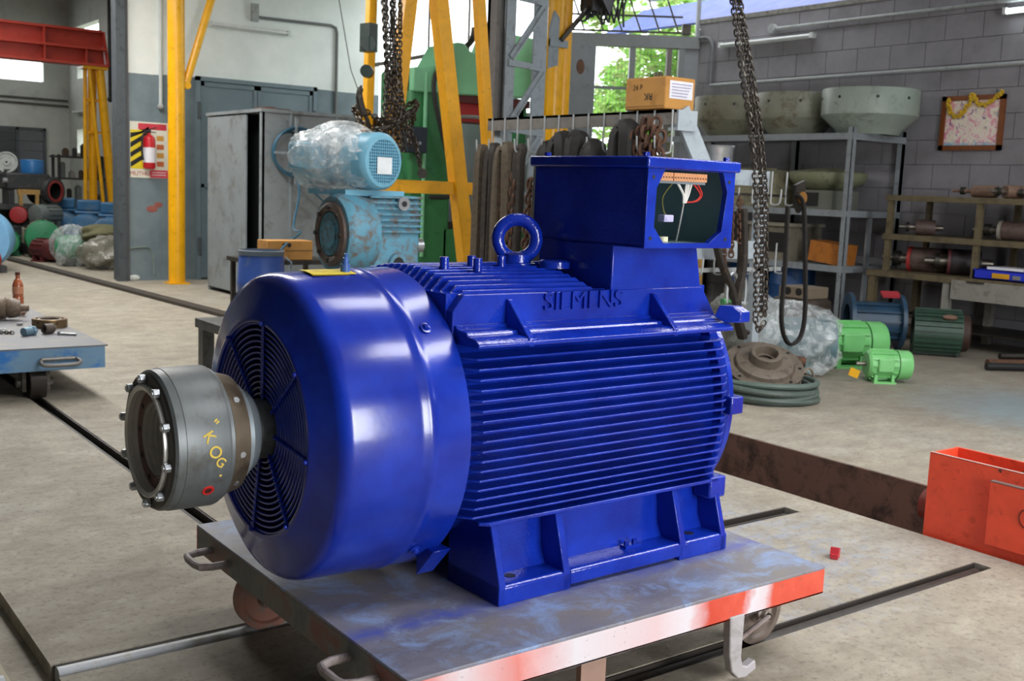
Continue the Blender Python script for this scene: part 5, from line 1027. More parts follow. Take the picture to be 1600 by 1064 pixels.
o = wob(t, 'blossoms', g, paint('#c9a11a', 0.7, dirt='#d6c04a', amt=0.4, sc=60)); o['kind'] = 'stuff'; wob(t, 'thread', G().tube(gp_, 0.005, 5), WOOD)
emt = NT('lit_tube'); emt.b.inputs['Emission Color'].default_value = (0.85, 0.95, 1, 1); emt.b.inputs['Emission Strength'].default_value = 14; emt.set((0.9, 0.95, 1, 1), 0.3)
tube_light('lit white tube light at the upper right of the block wall', (11.50, 6.05, 3.62), (0, 1, 0), 1.25, emt.m)
tube_light('unlit tube light on the block wall near the corner window', (11.50, 10.02, 3.59), (0, 1, 0), 1.6)
t = thing('conduit_pipe', 'upper grey conduit running along the block wall', 'pipe', (11.50, 8, 3.70)); wob(t, 'pipe', G().cyl((11.51, 4.6, 3.735), (11.51, 9.92, 3.735), 0.022, n=10), PIPEG); wob(t, 'junction_box', G().cyl((11.53, 9.92, 3.74), (11.46, 9.92, 3.74), 0.06, n=12), PIPEG)
t = thing('conduit_pipe', 'lower grey conduit bending down beside the corner window', 'pipe', (11.50, 8, 3.0)); wob(t, 'pipe', G().cyl((11.51, 4.6, 3.06), (11.51, 11.0, 3.06), 0.024, n=10), PIPEG); wob(t, 'riser', G().tube(curve([(11.51, 11.25, 3.73), (11.51, 11.1, 3.72), (11.51, 11.03, 3.66), (11.51, 11.0, 3.55), (11.51, 11.0, 3.07)], 4), 0.024, 10), paint('#6e7072', 0.5))

# ------------------------------------------------------------------ things on the floor at the right
t = thing('cable_coil', 'coil of thick grey green cable lying on the floor right of the motor', 'cable', (6.45, 5.38, 0))
CBM = [paint('#4f5b55', 0.45, dirt='#6d736c', amt=0.3), paint('#57675f', 0.45), paint('#45504b', 0.5)]
rr_ = random.Random(11)
for k in range(9):
    z = 0.03 + 0.026*(k % 5); R_ = 0.40 - 0.022*(k//5) - 0.012*(k % 3); c = Vector((6.45 + rr_.uniform(-.02, .02), 5.40 + rr_.uniform(-.02, .02), z))
    wob(t, 'cable_turn', G().torus(c, (rr_.uniform(-.06, .06), rr_.uniform(-.06, .06), 1), R_, 0.023, 44, 8), CBM[k % 3])
wob(t, 'rope_tie', G().torus((6.80, 5.28, 0.10), (-0.2, 1, 0), 0.115, 0.010, 20, 6), paint('#7d7262', 0.8))
t = thing('bearing_flange', 'round brown cast flange with bored boss lying on the cable coil', 'flange', (6.5, 5.5, 0.16))
fo = Vector((6.50, 5.46, 0.235)); fa = Vector((-0.30, -0.42, 1)).normalized(); FL = paint('#6b6054', 0.5, dirt='#4c4239', amt=0.45, sc=10, bump=0.2)
wob(t, 'flange_plate', G().lathe([(-0.03, 0.06), (-0.03, 0.30), (0.0, 0.305), (0.005, 0.30), (0.005, 0.235), (0.0, 0.23), (0.03, 0.22), (0.04, 0.20), (0.05, 0.13), (0.05, 0.06)], fo, fa, 48), FL)
wob(t, 'boss', G().lathe([(0.04, 0.13), (0.115, 0.12), (0.12, 0.115), (0.12, 0.09), (0.11, 0.085), (0.03, 0.08), (0.03, 0.001)], fo, fa, 32), FL)
f1 = fa.orthogonal().normalized(); f2 = fa.cross(f1)
for k in range(8): p = fo + fa*0.004 + (f1*math.cos(k*PI/4) + f2*math.sin(k*PI/4))*0.27; wob(t, 'flange_hole', G().cyl(p, p + fa*0.004, 0.014, n=10), BLACK)
t = thing('rusty_shaft', 'short rusty shaft stub lying behind the round flange', 'shaft', (6.95, 5.6, 0.1)); wob(t, 'stub', G().cyl((6.75, 5.75, 0.25), (7.06, 5.52, 0.21), 0.045, n=16), RUST); wob(t, 'collar', G().cyl((6.72, 5.77, 0.255), (6.80, 5.71, 0.245), 0.075, n=18), FL); wob(t, 'block', G().bx(6.70, 7.0, 5.62, 5.85, 0.0, 0.20), DARKST)
t = thing('bearing_housing', 'dark bearing housing lying by the end of cable coil', 'bearing', (6.98, 5.45, 0)); wob(t, 'housing', G().lathe([(0, 0.05), (0, 0.12), (0.05, 0.13), (0.11, 0.12), (0.11, 0.05)], (6.98, 5.50, 0.0), (0, 0, 1), 24, closed=True), RUBBER); wob(t, 'inner_race', G().torus((6.98, 5.5, 0.115), (0, 0, 1), 0.07, 0.014, 20, 6), RUST)
def small_motor(label, loc, rz, s, col, fan=None, box=True, shaft=True, cat='motor', group=None, name='small_motor', feet=True):
    fan = fan or col; t = thing(name, label, cat, loc, rz, group); z = 0.30*s
    ob('body', G().lathe([(-0.30*s, 0.04*s), (-0.30*s, 0.20*s), (-0.26*s, 0.235*s), (0.20*s, 0.235*s)], (0, 0, z), AX, 28), col, t)
    ob('fan_cover', G().lathe([(0.21*s, 0.20*s), (0.21*s, 0.252*s), (0.40*s, 0.250*s), (0.435*s, 0.235*s), (0.445*s, 0.20*s), (0.45*s, 0.001)], (0, 0, z), AX, 32), fan, t)
    for k in range(14):
        a = 2*PI*k/14; n = Vector((0, math.cos(a), math.sin(a))); c = Vector((0, 0, z))
        ob('body_fin', G().bar(c + n*0.245*s + Vector((-0.24*s, 0, 0)), c + n*0.245*s + Vector((0.18*s, 0, 0)), 0.012*s, 0.03*s, n), col, t)
    if box: ob('terminal_cover', G().bx(-0.17*s, 0.10*s, -0.275*s, -0.23*s, z - 0.10*s, z + 0.13*s), col, t, bevel=0.02*s)
    if feet: ob('foot_plate', G().bx(-0.22*s, 0.16*s, -0.24*s, -0.10*s, 0.0, 0.03*s).bx(-0.22*s, 0.16*s, 0.10*s, 0.24*s, 0.0, 0.03*s).bx(-0.20*s, -0.15*s, -0.2*s, 0.2*s, 0.02*s, z - 0.15*s).bx(0.09*s, 0.14*s, -0.2*s, 0.2*s, 0.02*s, z - 0.15*s), col, t)
    if shaft: ob('shaft', G().cyl((-0.46*s, 0, z), (-0.29*s, 0, z), 0.035*s, n=14), SHF, t)
    return t
LG = paint('#6cb86c', 0.35); LG2 = paint('#7cc67a', 0.3)
sm = small_motor('small light green motor with yellow tag nearest on the right floor', (7.98, 5.42, 0), -0.62, 0.50, LG2)
ob('yellow_tag', G().cb((-0.27, -0.08, 0.08), (0.10, 0.004, 0.07), 0.3, (0.35, 'Y')), paint('#e0a514', 0.5), sm)
small_motor('larger light green motor behind the small one on the floor', (8.42, 6.12, 0), -0.50, 0.76, LG)
t = thing('wrapped_motor', 'pale blue motor under crumpled clear plastic on the right floor', 'motor', (7.55, 6.1, 0))
wob(t, 'motor_body', G().lathe([(-0.35, 0.02), (-0.35, 0.16), (-0.28, 0.21), (0.25, 0.21), (0.28, 0.23), (0.40, 0.22), (0.42, 0.02)], (7.58, 6.15, 0.28), (0.8, -0.6, 0), 28), paint('#5c7880', 0.4)); wob(t, 'gear_part', G().cyl((7.2, 6.3, 0.0), (7.2, 6.3, 0.52), 0.16, n=20).ball((7.2, 6.3, 0.52), 0.16, 16, 8), paint('#8d8a7c', 0.5)); wob(t, 'support_block', G().bx(7.3, 7.9, 5.95, 6.3, 0, 0.12), paint('#5f8a8a', 0.5))
film('plastic_film', t, (7.52, 6.12, 0.30), (0.52, 0.42, 0.33), 21, FILM, cut=lambda p: p.z < 0.03, amp=0.22); film('plastic_film', t, (7.22, 6.3, 0.46), (0.28, 0.28, 0.26), 22, FILM, cut=lambda p: p.z < 0.03, amp=0.2)
def swob(th, name, g, mat, **k):
    c = Vector(th.location); mapg(g, lambda p: Vector((c.x + (p.x - c.x)*0.82, c.y + (p.y - c.y)*0.82, p.z*0.82))); return wob(th, name, g, mat, **k)
t = thing('motor_stator', 'dark blue flanged stator shell lying on floor below the shelf', 'stator', (9.7, 6.75, 0)); sa = Vector((0.75, -0.66, 0)); so = Vector((9.45, 6.95, 0.36)); SBL = paint('#1f3f58', 0.4, dirt='#26323a', amt=0.35)
swob(t, 'shell', G().lathe([(0.02, 0.24), (0.62, 0.24)], so, sa, 36).lathe([(0.02, 0.22), (0.62, 0.22)], so, sa, 36), SBL)
for d in (0.0, 0.62): swob(t, 'end_flange', G().lathe([(d - 0.02, 0.20), (d - 0.02, 0.345), (d + 0.03, 0.345), (d + 0.03, 0.20)], so, sa, 40, closed=True), SBL)
for k in range(5): a = 0.6 + 0.45*k; n = Vector((0, 0, math.cos(a))) + sa.cross(Vector((0, 0, 1)))*math.sin(a); swob(t, 'shell_rib', G().bar(so + sa*0.03 + n*0.25, so + sa*0.6 + n*0.25, 0.02, 0.04, n), SBL)
swob(t, 'winding', G().lathe([(0.60, 0.215), (0.63, 0.17), (0.55, 0.14), (0.1, 0.14)], so, sa, 32), paint('#3a2420', 0.6)); swob(t, 'red_plate', G().cb(so + sa*0.5 + Vector((0, 0, 0.34)), (0.22, 0.16, 0.03), -0.7, (0.3, 'X')), paint('#b0303a', 0.5)); swob(t, 'cradle', G().cb(so + sa*0.3 + Vector((0, 0, -0.33)), (0.5, 0.3, 0.05), -0.72), DARKST)
t = thing('motor_stator', 'dark green ribbed stator frame with coil opening below the bench', 'stator', (9.95, 6.15, 0)); sa = Vector((0.62, -0.78, 0)); so = Vector((9.80, 6.42, 0.29)); SGR = paint('#2f4a3c', 0.45, dirt='#27342d', amt=0.45)
swob(t, 'shell', G().lathe([(0, 0.18), (0, 0.26), (0.56, 0.26), (0.56, 0.18)], so, sa, 40), SGR); swob(t, 'winding', G().lathe([(0.56, 0.235), (0.64, 0.22), (0.66, 0.18), (0.60, 0.15), (0.2, 0.15)], so, sa, 32), paint('#3c2418', 0.6, dirt='#1f1410', amt=0.6, sc=30))
for k in range(26):
    a = 2*PI*k/26; n = Vector((0, 0, math.cos(a))) + sa.cross(Vector((0, 0, 1)))*math.sin(a)
    if abs(a - 5.6) > 0.3: swob(t, 'shell_rib', G().bar(so + sa*0.01 + n*0.272, so + sa*0.55 + n*0.272, 0.012, 0.03, n), SGR)
n = (Vector((0, 0, 0.75)) - sa.cross(Vector((0, 0, 1)))*-0.66).normalized(); swob(t, 'coil_opening', G().ball(so + sa*0.40 + n*0.268, 0.09, 14, 8, (1, 1, 0.4)), COPR)
t = thing('gear_housing', 'dark brown gear housing with two holes left of the blue stator', 'gearbox', (9.1, 7.2, 0)); wob(t, 'housing', G().bx(8.95, 9.35, 7.0, 7.5, 0, 0.50), paint('#3a3028', 0.6, dirt='#4f4338', amt=0.5), bevel=0.05); wob(t, 'cover', G().bx(8.98, 9.32, 7.05, 7.42, 0.50, 0.62), paint('#7a6d5c', 0.6), bevel=0.01)
for y in (7.16, 7.30): wob(t, 'cover_hole', G().cyl((8.985, y, 0.57), (8.975, y, 0.57), 0.04, n=12), BLACK)
t = thing('steel_rods', 'dark steel rods lying on the floor at the right edge', 'rods', (9.8, 5.2, 0)); wob(t, 'rod', G().cyl((9.50, 5.36, 0.04), (10.3, 4.9, 0.04), 0.035, n=12), BLACK); wob(t, 'rod', G().cyl((9.62, 5.42, 0.05), (10.4, 5.0, 0.05), 0.045, n=12), RUST); wob(t, 'rod', G().cyl((9.75, 5.38, 0.12), (10.4, 5.02, 0.12), 0.03, n=12), DARKST)
tag(ob('red_offcut', G().cb((3.80, 2.735, 0.022), (0.055, 0.035, 0.04), 0.5, (0.25, 'Y')).cb((3.775, 2.72, 0.012), (0.02, 0.03, 0.02), 0.5), paint('#c0303a', 0.45)), 'small red offcut lying on the concrete right of the trolley', 'offcut')

# ------------------------------------------------------------------ orange end carriage in the trench
t = thing('end_carriage', 'orange red crane end carriage standing in the trench', 'carriage', (4.55, 2.1, -0.43)); OR = paint('#f25436', 0.42, dirt='#cf4226', amt=0.25, sc=9)
wob(t, 'front_plate', G().bx(4.452, 4.464, 0.6, 2.74, -0.30, 0.385), OR, bevel=0.003); wob(t, 'rear_plate', G().bx(4.66, 4.672, 0.6, 2.74, -0.30, 0.385), OR); wob(t, 'end_plate', G().bx(4.464, 4.66, 2.725, 2.737, -0.30, 0.384), OR)
wob(t, 'diaphragm', G().bx(4.464, 4.66, 1.75, 1.762, -0.30, 0.36), OR); wob(t, 'bearing_plate', G().bx(4.425, 4.452, 1.7, 2.425, 0.045, 0.325), OR, bevel=0.002); wob(t, 'plate_edge', G().bx(4.4245, 4.4535, 1.7, 2.425, 0.3255, 0.330), paint('#8a7a74', 0.5))
wob(t, 'bearing_cap', G().torus((4.4245, 2.24, 0.205), (1, 0, 0), 0.043, 0.0025, 32, 5), paint('#4b2018', 0.5)); wob(t, 'cap_centre', G().cyl((4.426, 2.24, 0.205), (4.4235, 2.24, 0.205), 0.003, n=8).cyl((4.426, 2.26, 0.262), (4.4235, 2.26, 0.262), 0.003, n=8), BLACK)
wob(t, 'track_wheel', G().lathe([(-0.06, 0.001), (-0.06, 0.10), (-0.045, 0.12), (-0.045, 0.36), (-0.06, 0.38), (-0.06, 0.42), (0.06, 0.42), (0.06, 0.38), (0.045, 0.36), (0.045, 0.12), (0.06, 0.10), (0.06, 0.001)], (4.562, 2.10, 0.03), AX, 56), paint('#7a6650', 0.5, dirt='#a03c2a', amt=0.5, sc=8))
wob(t, 'buffer', G().cyl((4.56, 2.737, 0.11), (4.56, 2.80, 0.11), 0.075, n=24), paint('#7c2a1d', 0.5)); wob(t, 'top_edge', G().bx(4.451, 4.465, 0.6, 2.74, 0.385, 0.387), paint('#c9a59a', 0.5))
wob(t, 'plate_hole', G().torus((4.451, 2.40, 0.375), (1, 0, 0), 0.006, 0.002, 12, 4), BLACK)
# ------------------------------------------------------------------ left: blue trolley and what lies on it
BT = paint('#7fa6c6', 0.45, dirt='#2f7fd0', amt=0.35, sc=2.2); BTT = paint('#74757a', 0.5, dirt='#857d72', amt=0.4, sc=3)
t = thing('flatbed_trolley', 'pale blue edged flatbed trolley at the left carrying loose parts', 'trolley', (1.2, 8.6, 0))
wob(t, 'deck_plate', G().bx(-0.3, 2.16, 7.50, 10.6, 0.335, 0.345), BTT); wob(t, 'side_beam', G().bx(-0.3, 2.14, 7.50, 7.51, 0.19, 0.335), BT); wob(t, 'end_beam', G().bx(2.13, 2.14, 7.51, 10.6, 0.19, 0.335), BT)
for x, y in ((1.72, 7.66), (1.72, 10.2), (-0.1, 7.66)):
    wob(t, 'wheel', G().lathe([(-0.045, 0.001), (-0.045, 0.09), (-0.05, 0.11), (-0.05, 0.135), (0.05, 0.135), (0.05, 0.11), (0.045, 0.09), (0.045, 0.001)], (x, y, 0.095), AX, 28), paint('#3a332e', 0.5))
    for s in (-1, 1): wob(t, 'wheel_fork', G().bx(x + s*0.075 - 0.012, x + s*0.075 + 0.012, y - 0.06, y + 0.06, 0.04, 0.335).cyl((x + s*0.085, y, 0.09), (x + s*0.115, y, 0.09), 0.03, n=10), paint('#6b635c', 0.5, dirt='#a6a29c', amt=0.4))
wob(t, 'tow_ring', G().tube(curve([(1.73, 7.50, 0.265), (1.72, 7.45, 0.245), (1.76, 7.43, 0.235), (1.92, 7.43, 0.235), (1.97, 7.46, 0.245), (1.95, 7.50, 0.265)], 4), 0.013, 8).tube([(1.73, 7.49, 0.268), (1.94, 7.49, 0.268)], 0.013, 8), paint('#8d8a86', 0.4, metal=0.5))
TZ2 = 0.345
t = thing('bearing_ring', 'rusty steel bearing ring lying on the blue trolley', 'ring', (2.03, 8.52, TZ2)); wob(t, 'outer_race', G().lathe([(0, 0.10), (0, 0.125), (0.06, 0.125), (0.065, 0.12), (0.065, 0.10)], (2.03, 8.52, TZ2), (0, 0, 1), 40, closed=True), paint('#8a7355', 0.35, metal=0.7, dirt='#4b3a2c', amt=0.45, sc=12)); wob(t, 'inner_race', G().lathe([(0.01, 0.070), (0.01, 0.086), (0.062, 0.086), (0.062, 0.070)], (2.03, 8.52, TZ2), (0, 0, 1), 36, closed=True), SHF)
t = thing('armature_shaft', 'brown wound armature lying at the left end of the trolley', 'armature', (1.7, 9.0, TZ2)); wob(t, 'shaft', G().lathe([(0, 0.001), (0, 0.025), (0.06, 0.03), (0.06, 0.06), (0.10, 0.075), (0.14, 0.08), (0.16, 0.07), (0.17, 0.085), (0.26, 0.09), (0.27, 0.075), (0.7, 0.075), (0.7, 0.001)], (1.99, 8.98, TZ2 + 0.092), (-0.95, 0.3, 0), 28), paint('#6f5f50', 0.5, dirt='#8a7560', amt=0.5, sc=20)); wob(t, 'copper_band', G().lathe([(0.27, 0.092), (0.35, 0.092)], (1.99, 8.98, TZ2 + 0.092), (-0.95, 0.3, 0), 28), paint('#a98a66', 0.5))
wob(t, 'wire_nest', G().tube([(1.92 + 0.10*math.cos(a*1.7), 9.25 + 0.06*math.sin(a*2.3), TZ2 + 0.05 + 0.04*math.sin(a)) for a in [i*0.35 for i in range(60)]], 0.006, 4), paint('#8a5f4c', 0.5))
t = thing('copper_bottle', 'clear plastic bottle filled with copper coloured liquid on the trolley', 'bottle', (2.07, 9.72, TZ2)); wob(t, 'bottle', G().lathe([(0, 0.001), (0, 0.04), (0.01, 0.045), (0.10, 0.043), (0.11, 0.040), (0.12, 0.043), (0.20, 0.043), (0.24, 0.03), (0.255, 0.017), (0.285, 0.017)], (2.07, 9.72, TZ2), (0, 0, 1), 20), paint('#b0603c', 0.15, coat=0.8)); wob(t, 'cap', G().cyl((2.07, 9.72, TZ2 + 0.285), (2.07, 9.72, TZ2 + 0.31), 0.019, n=14), paint('#5a2a1c', 0.4)); wob(t, 'bottle_label', G().lathe([(0.13, 0.044), (0.19, 0.044)], (2.07, 9.72, TZ2), (0, 0, 1), 20), paint('#c98a6a', 0.4))
t = thing('steel_bush', 'small brown steel bush lying at the trolley edge', 'bush', (1.92, 8.15, TZ2)); wob(t, 'sleeve', G().lathe([(0, 0.022), (0, 0.036), (0.07, 0.036), (0.07, 0.022)], (1.90, 8.14, TZ2 + 0.037), (0.9, 0.4, 0), 20, closed=True), paint('#5d5148', 0.5)); wob(t, 'end_cap', G().cyl((1.963, 8.168, TZ2 + 0.037), (1.985, 8.178, TZ2 + 0.037), 0.018, n=12), SHF)
t = thing('hex_bolt', 'long steel bolt lying at the right end of the blue trolley', 'bolt', (2.03, 8.02, TZ2)); wob(t, 'shank', G().cyl((1.99, 8.05, TZ2 + 0.01), (2.08, 7.98, TZ2 + 0.01), 0.009, n=8), GALV); wob(t, 'head', G().hexb((1.975, 8.06, TZ2 + 0.012), (0.78, -0.6, 0), 0.016, 0.014), GALV)
t = thing('plumbing_fitting', 'pale blue threaded fitting beside the small steel bush', 'fitting', (1.80, 8.12, TZ2)); wob(t, 'body', G().cyl((1.75, 8.08, TZ2 + 0.03), (1.81, 8.12, TZ2 + 0.03), 0.03, n=14).hexb((1.81, 8.12, TZ2 + 0.03), (0.8, 0.5, 0), 0.038, 0.025), paint('#7d9aac', 0.4, metal=0.4)); wob(t, 'chain_tail', chain_geo([(1.70, 8.2, TZ2 + 0.012), (1.6, 8.28, TZ2 + 0.012), (1.5, 8.26, TZ2 + 0.012)], 0.03, 0.02, 0.004), DARKST)
t = thing('nut', 'shiny loose nut lying near the armature on the trolley', 'nut', (1.86, 8.78, TZ2)); wob(t, 'hexagon', G().hexb((1.85, 8.66, TZ2), (0, 0, 1), 0.022, 0.02), GALV); wob(t, 'washer', G().lathe([(0, 0.012), (0, 0.03), (0.004, 0.03), (0.004, 0.012)], (1.70, 8.5, TZ2), (0, 0, 1), 16, closed=True), GALV)
# ------------------------------------------------------------------ far left: motors in rows
GRN = paint('#2c8a5c', 0.4, dirt='#27684a', amt=0.3); GRD = paint('#7d7768', 0.6, dirt='#5a6a58', amt=0.4); BLU = paint('#2f6691', 0.4, dirt='#5e7484', amt=0.4, sc=4); DRED = paint('#5e2226', 0.5, dirt='#3c2423', amt=0.4); GRY = paint('#6c7472', 0.55, dirt='#565a56', amt=0.4); DRK = paint('#2c2e30', 0.55, dirt='#4b4a45', amt=0.4)
t = thing('painted_drum', 'light blue and red painted motor end at the left edge', 'motor', (3.35, 17.6, 0)); wob(t, 'blue_shell', G().lathe([(0, 0.1), (0, 0.40), (0.10, 0.44), (0.5, 0.44)], (3.20, 17.4, 0.46), (0.3, 1, 0), 32), paint('#7cb6e0', 0.35)); wob(t, 'red_cap', G().ball((3.22, 17.05, 0.20), 0.20, 18, 10), paint('#a82a22', 0.4)); wob(t, 'foot', G().bx(2.9, 3.5, 17.1, 17.7, 0, 0.10), DRK)
small_motor('grey dusty motor with bright green fan cover on the far floor', (4.74, 20.3, 0), -1.75, 1.18, GRD, GRN, group='motors on the far floor')
small_motor('small green motor left of the larger green one, far floor', (4.28, 20.7, 0), -1.85, 0.8, GRN, GRN, group='motors on the far floor')
small_motor('dark red round motor lying before the green fan motor', (4.52, 19.2, 0), -1.2, 0.70, DRED, DRED, feet=True, box=False, group='motors on the far floor')
BD = []
for k, (x, y, lb) in enumerate(((5.70, 22.0, 'blue motor with terminal box, leftmost of the three'), (5.80, 20.7, 'blue motor with terminal box, middle of the three'), (5.85, 19.4, 'blue motor with terminal box beside the dark grey column'))):
    m_ = small_motor(lb, (x - 0.15, y, 0), -1.95, 1.38, BLU, BLU, box=False, group='blue motors on the far floor')
    ob('terminal_box', G().bx(-0.30, 0.10, -0.24, 0.24, 0.74, 0.80).bx(-0.27, 0.08, -0.20, 0.20, 0.80, 1.0), BLU, m_, bevel=0.03)
    ob('box_neck', G().bx(-0.2, 0.02, -0.15, 0.15, 0.6, 0.75), BLU, m_); ob('flange_band', G().lathe([(-0.38, 0.26), (-0.38, 0.385), (-0.34, 0.385), (-0.34, 0.26)], (0, 0, 0.414), AX, 32), paint('#a9a49a', 0.5), m_)
for k, (p, r_, lb, fm, inner) in enumerate((((4.72, 18.25, 0.30), (0.30, 0.30, 0.36), 'motor wrapped in clear film with green showing through', FILM, GRN), ((5.05, 17.55, 0.24), (0.40, 0.36, 0.28), 'bundle in dusty grey film beside the dark grey column', FILMD, GRD))):
    t = thing('wrapped_bundle', lb, 'bundle', (p[0], p[1], 0)); wob(t, 'motor_body', G().lathe([(-r_[0]*0.8, 0.02), (-r_[0]*0.8, 0.15), (-0.1, 0.2), (0.15, 0.2), (r_[0]*0.8, 0.14), (r_[0]*0.8, 0.02)], (p[0], p[1], p[2]), (0.9, -0.4, 0), 24), inner); wob(t, 'cradle', G().bx(p[0] - 0.15, p[0] + 0.15, p[1] - 0.1, p[1] + 0.1, 0, 0.12), DRK)
    film('plastic_film', t, p, r_, 31 + k, fm, cut=lambda q: q.z < 0.01, amp=0.2)
t = thing('canvas_bundle', 'olive canvas bundle lying on the wrapped goods by the column', 'bundle', (5.25, 18.2, 0)); film('canvas', t, (5.15, 18.15, 0.52), (0.36, 0.32, 0.16), 44, paint('#6d6a4c', 0.8), amp=0.15); wob(t, 'crate', G().bx(4.98, 5.4, 17.98, 18.4, 0.0, 0.42), DRK)
wt = thing('motor_bench', 'long dark bench loaded with machine parts against the far wall', 'bench', (4.9, 22.2, 0)); wob(wt, 'top', G().bx(2.5, 5.18, 21.3, 22.6, 0.78, 0.86), DRK); wob(wt, 'panel', G().bx(2.6, 5.12, 21.9, 22.0, 0, 0.78), paint('#3a3f3a', 0.6))
for x in (2.6, 4.0, 5.06): wob(wt, 'leg', G().bx(x, x + 0.08, 21.35, 21.43, 0, 0.78), DRK)
t = thing('black_machine', 'black machine block on the far bench under the blue tank', 'machine', (4.75, 21.7, 0.86)); wob(t, 'block', G().bx(4.40, 5.16, 21.4, 22.1, 1.14, 1.44), DRK, bevel=0.03); wob(t, 'foot', G().bx(4.45, 4.55, 21.45, 22.0, 0.86, 1.14), DRK); wob(t, 'foot', G().bx(5.0, 5.1, 21.45, 22.0, 0.86, 1.14), DRK); wob(t, 'handle', G().cyl((4.35, 21.4, 1.3), (4.42, 21.4, 1.3), 0.05, n=10), GALV)
tag(ob('wooden_board', G().bx(4.58, 4.96, 21.32, 21.40, 1.06, 1.15).bx(4.60, 4.66, 21.32, 21.40, 0.86, 1.06).bx(4.88, 4.94, 21.32, 21.40, 0.86, 1.06), WOOD), 'short yellow wooden board before the black machine', 'board')
t = thing('blue_tank', 'round blue tank on top of the black machine', 'tank', (4.95, 21.75, 1.44)); wob(t, 'tank_shell', G().lathe([(0, 0.001), (0, 0.20), (0.02, 0.205), (0.22, 0.205), (0.25, 0.19), (0.26, 0.001)], (4.93, 21.75, 1.44), (0, 0, 1), 32), paint('#2c6fae', 0.35)); wob(t, 'lip', G().torus((4.93, 21.75, 1.68), (0, 0, 1), 0.195, 0.012, 28, 6), paint('#3b82c2', 0.35))
t = thing('belt_pulley', 'pale round wheel standing at the far left edge', 'wheel', (4.45, 21.6, 1.44)); wob(t, 'disc', G().lathe([(-0.05, 0.02), (-0.05, 0.06), (-0.03, 0.07), (-0.03, 0.15), (-0.05, 0.165), (-0.05, 0.19), (0.05, 0.19), (0.05, 0.02)], (4.46, 21.6, 1.63), (0.25, 1, 0), 32), paint('#b8bdb8', 0.5, dirt='#95998f', amt=0.4)); wob(t, 'stand', G().bx(4.40, 4.52, 21.55, 21.7, 1.44, 1.50), DRK)
t = thing('stator_ring', 'dark stator drum with a red inner ring on the far bench end', 'stator', (5.1, 21.7, 0.87)); wob(t, 'drum', G().lathe([(0, 0.17), (0, 0.245), (0.02, 0.255), (0.45, 0.255), (0.45, 0.17)], (5.26, 21.45, 1.13), (-0.55, 0.83, 0), 36), DRK); wob(t, 'red_ring', G().lathe([(-0.012, 0.155), (-0.012, 0.20), (0.02, 0.20), (0.02, 0.155)], (5.26, 21.45, 1.13), (-0.55, 0.83, 0), 32, closed=True), paint('#8f2f2c', 0.5)); wob(t, 'prop', G().bx(4.95, 5.17, 21.5, 21.75, 0.86, 0.89), DRK)
small_motor('grey finned motor standing under the stator drum', (5.02, 21.0, 0.50), -2.6, 0.72, GRY, GRY, box=False, group='motors on the far floor'); tag(ob('motor_plinth', G().bx(4.82, 5.22, 20.88, 21.25, 0, 0.50).bx(4.80, 5.24, 20.86, 21.27, 0.44, 0.50), DRK), 'dark plinth carrying the grey finned motor', 'plinth')
small_motor('dark motor with red fan cover on the far bench front', (4.56, 21.1, 0.52), -1.9, 0.6, DRK, paint('#a3262a', 0.45), box=False, group='motors on the far floor'); tag(ob('motor_plinth', G().bx(4.35, 4.78, 20.95, 21.4, 0, 0.52).bx(4.33, 4.80, 20.93, 21.42, 0.47, 0.52), DRK), 'dark plinth under the red fronted motor', 'plinth')
ds = thing('parts_shelf', 'dark shelf crowded with small parts in the far corner', 'shelf', (6.2, 23.6, 0))
for z in (0.9, 1.38, 1.82): wob(ds, 'shelf_board', G().bx(5.75, 6.70, 23.3, 23.9, z - 0.04, z), DRK)
for x in (5.78, 6.62): wob(ds, 'upright', G().bx(x, x + 0.05, 23.32, 23.38, 0, 1.84).bx(x, x + 0.05, 23.8, 23.86, 0, 1.84), DRK)
rr_ = random.Random(8)
for k in range(14):
    z = (0.9, 1.38, 1.82)[k % 3]; x = 5.85 + 0.06*k; h = rr_.uniform(0.10, 0.30); lb = ['dark round part', 'grey box part', 'brown block part', 'black can', 'pale tin'][k % 5]
    g = G().cyl((x, 23.5, z), (x, 23.5, z + h), 0.05, n=12).cyl((x, 23.5, z + h), (x, 23.5, z + h + 0.02), 0.03, n=10) if k % 2 else G().bx(x - 0.05, x + 0.05, 23.42, 23.58, z, z + h).bx(x - 0.03, x + 0.03, 23.45, 23.55, z + h, z + h + 0.03)
    tag(ob('machine_part', g, (DRK, GRY, paint('#4b3a2c', 0.6), BLACK, paint('#8d8a84', 0.5))[k % 5]), ('%s, number %s from the left on the %s board of the corner shelf' % (lb, ('one', 'two', 'three', 'four', 'five')[k//3], ('lowest', 'middle', 'top')[k % 3])), 'part', 'small parts on the corner shelf')
_wob = wob
def wob(th, name, g, mat, **k):
    if th.name.startswith('gantry_crane'): mapg(g, lambda p: Vector((p.x*1.1, p.y*1.1, 1.5 + (p.z - 1.5)*1.1 if p.z > 0.01 else p.z)))
    return _wob(th, name, g, mat, **k)
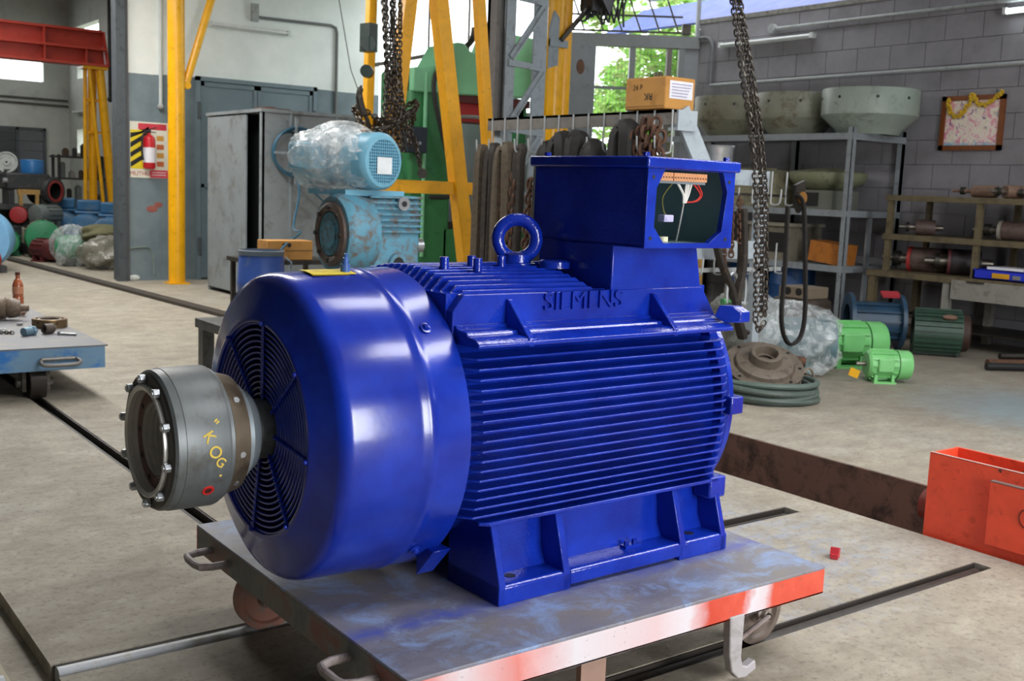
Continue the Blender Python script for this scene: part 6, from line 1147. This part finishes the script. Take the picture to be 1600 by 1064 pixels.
# red gantry beam with yellow legs
rg = thing('gantry_crane', 'red box beam gantry crane with yellow tubular legs at far left', 'gantry', (5.94, 22, 0)); RD = paint('#c04130', 0.42, dirt='#a8372a', amt=0.3)
wob(rg, 'beam_web', G().prism([(0.5, 19.98, 3.35), (5.76, 19.98, 3.37), (5.70, 19.98, 3.92), (0.5, 19.98, 3.92)], (0, 0.03, 0)), RD); wob(rg, 'top_flange', G().bx(0.5, 5.68, 19.85, 20.15, 3.90, 3.94), RD); wob(rg, 'bottom_flange', G().bx(0.5, 5.80, 19.82, 20.18, 3.33, 3.37), RD)
wob(rg, 'middle_flange', G().bx(0.5, 5.74, 19.80, 20.2, 3.60, 3.64), RD)
for x in (5.40, 4.72): wob(rg, 'stiffener', G().bx(x, x + 0.025, 19.82, 19.98, 3.37, 3.62 if x > 5 else 3.90), RD)
wob(rg, 'end_plate', G().prism([(5.78, 19.82, 3.34), (5.80, 19.82, 3.34), (5.72, 19.82, 3.92), (5.70, 19.82, 3.92)], (0, 0.36, 0)), RD)
for p0, p1, r_ in (((5.40, 20, 0), (5.43, 20, 3.33), 0.035), ((5.56, 20.1, 0), (5.57, 20.1, 3.33), 0.075), ((5.93, 19.95, 0), (5.66, 19.95, 3.33), 0.075), ((5.76, 19.9, 0), (5.47, 19.9, 3.33), 0.03)): wob(rg, 'leg_tube', G().cyl(p0, p1, r_, n=16), YELP)
for z in (2.2, 2.75): wob(rg, 'leg_tie', G().bar((5.42, 20.0, z), (5.70, 20.0, z), 0.03, 0.04), YELP)
wob(rg, 'leg_plate', G().bx(5.36, 5.78, 19.85, 20.15, 3.28, 3.33), YELP)
wob = _wob
# shutter on the far wall, conduits
sw = struct(ob('window_2', G().bx(3.0, 6.23, 26.12, 26.2, 1.2, 1.26).bx(3.0, 6.23, 26.12, 26.2, 2.38, 2.44).bx(6.17, 6.23, 26.12, 26.2, 1.2, 2.44).bx(5.60, 5.66, 26.12, 26.2, 1.2, 2.44), GREYCOL))
for k in range(5): ob('shutter_slat', G().bx(5.66, 6.17, 26.14, 26.19, 1.27 + k*0.22, 1.475 + k*0.22), paint('#63676c', 0.5), sw); ob('shutter_slat', G().bx(3.0, 5.60, 26.14, 26.19, 1.27 + k*0.22, 1.475 + k*0.22), paint('#44474a', 0.5), sw)
t = thing('conduit_pipe', 'pair of thin conduits running across the far left wall', 'pipe', (5, 26.15, 2.9)); wob(t, 'pipe', G().cyl((2, 26.16, 3.10), (6.72, 26.16, 3.08), 0.022, n=8), GREYTOOL); wob(t, 'pipe', G().cyl((2, 26.16, 3.0), (6.72, 26.16, 2.96), 0.022, n=8), GREYTOOL)
t = thing('conduit_pipe', 'dark vertical conduit on the far side wall by the column', 'pipe', (6.68, 22.9, 2.8)); wob(t, 'pipe', G().cyl((6.70, 22.9, 3.0), (6.70, 22.9, 5.4), 0.035, n=8), DRK); wob(t, 'elbow', G().ball((6.70, 22.9, 2.98), 0.06, 8, 6), DRK)
tube_light('short unlit tube light on the far side wall', (6.68, 25.0, 2.80), (0, 1, 0), 0.9)
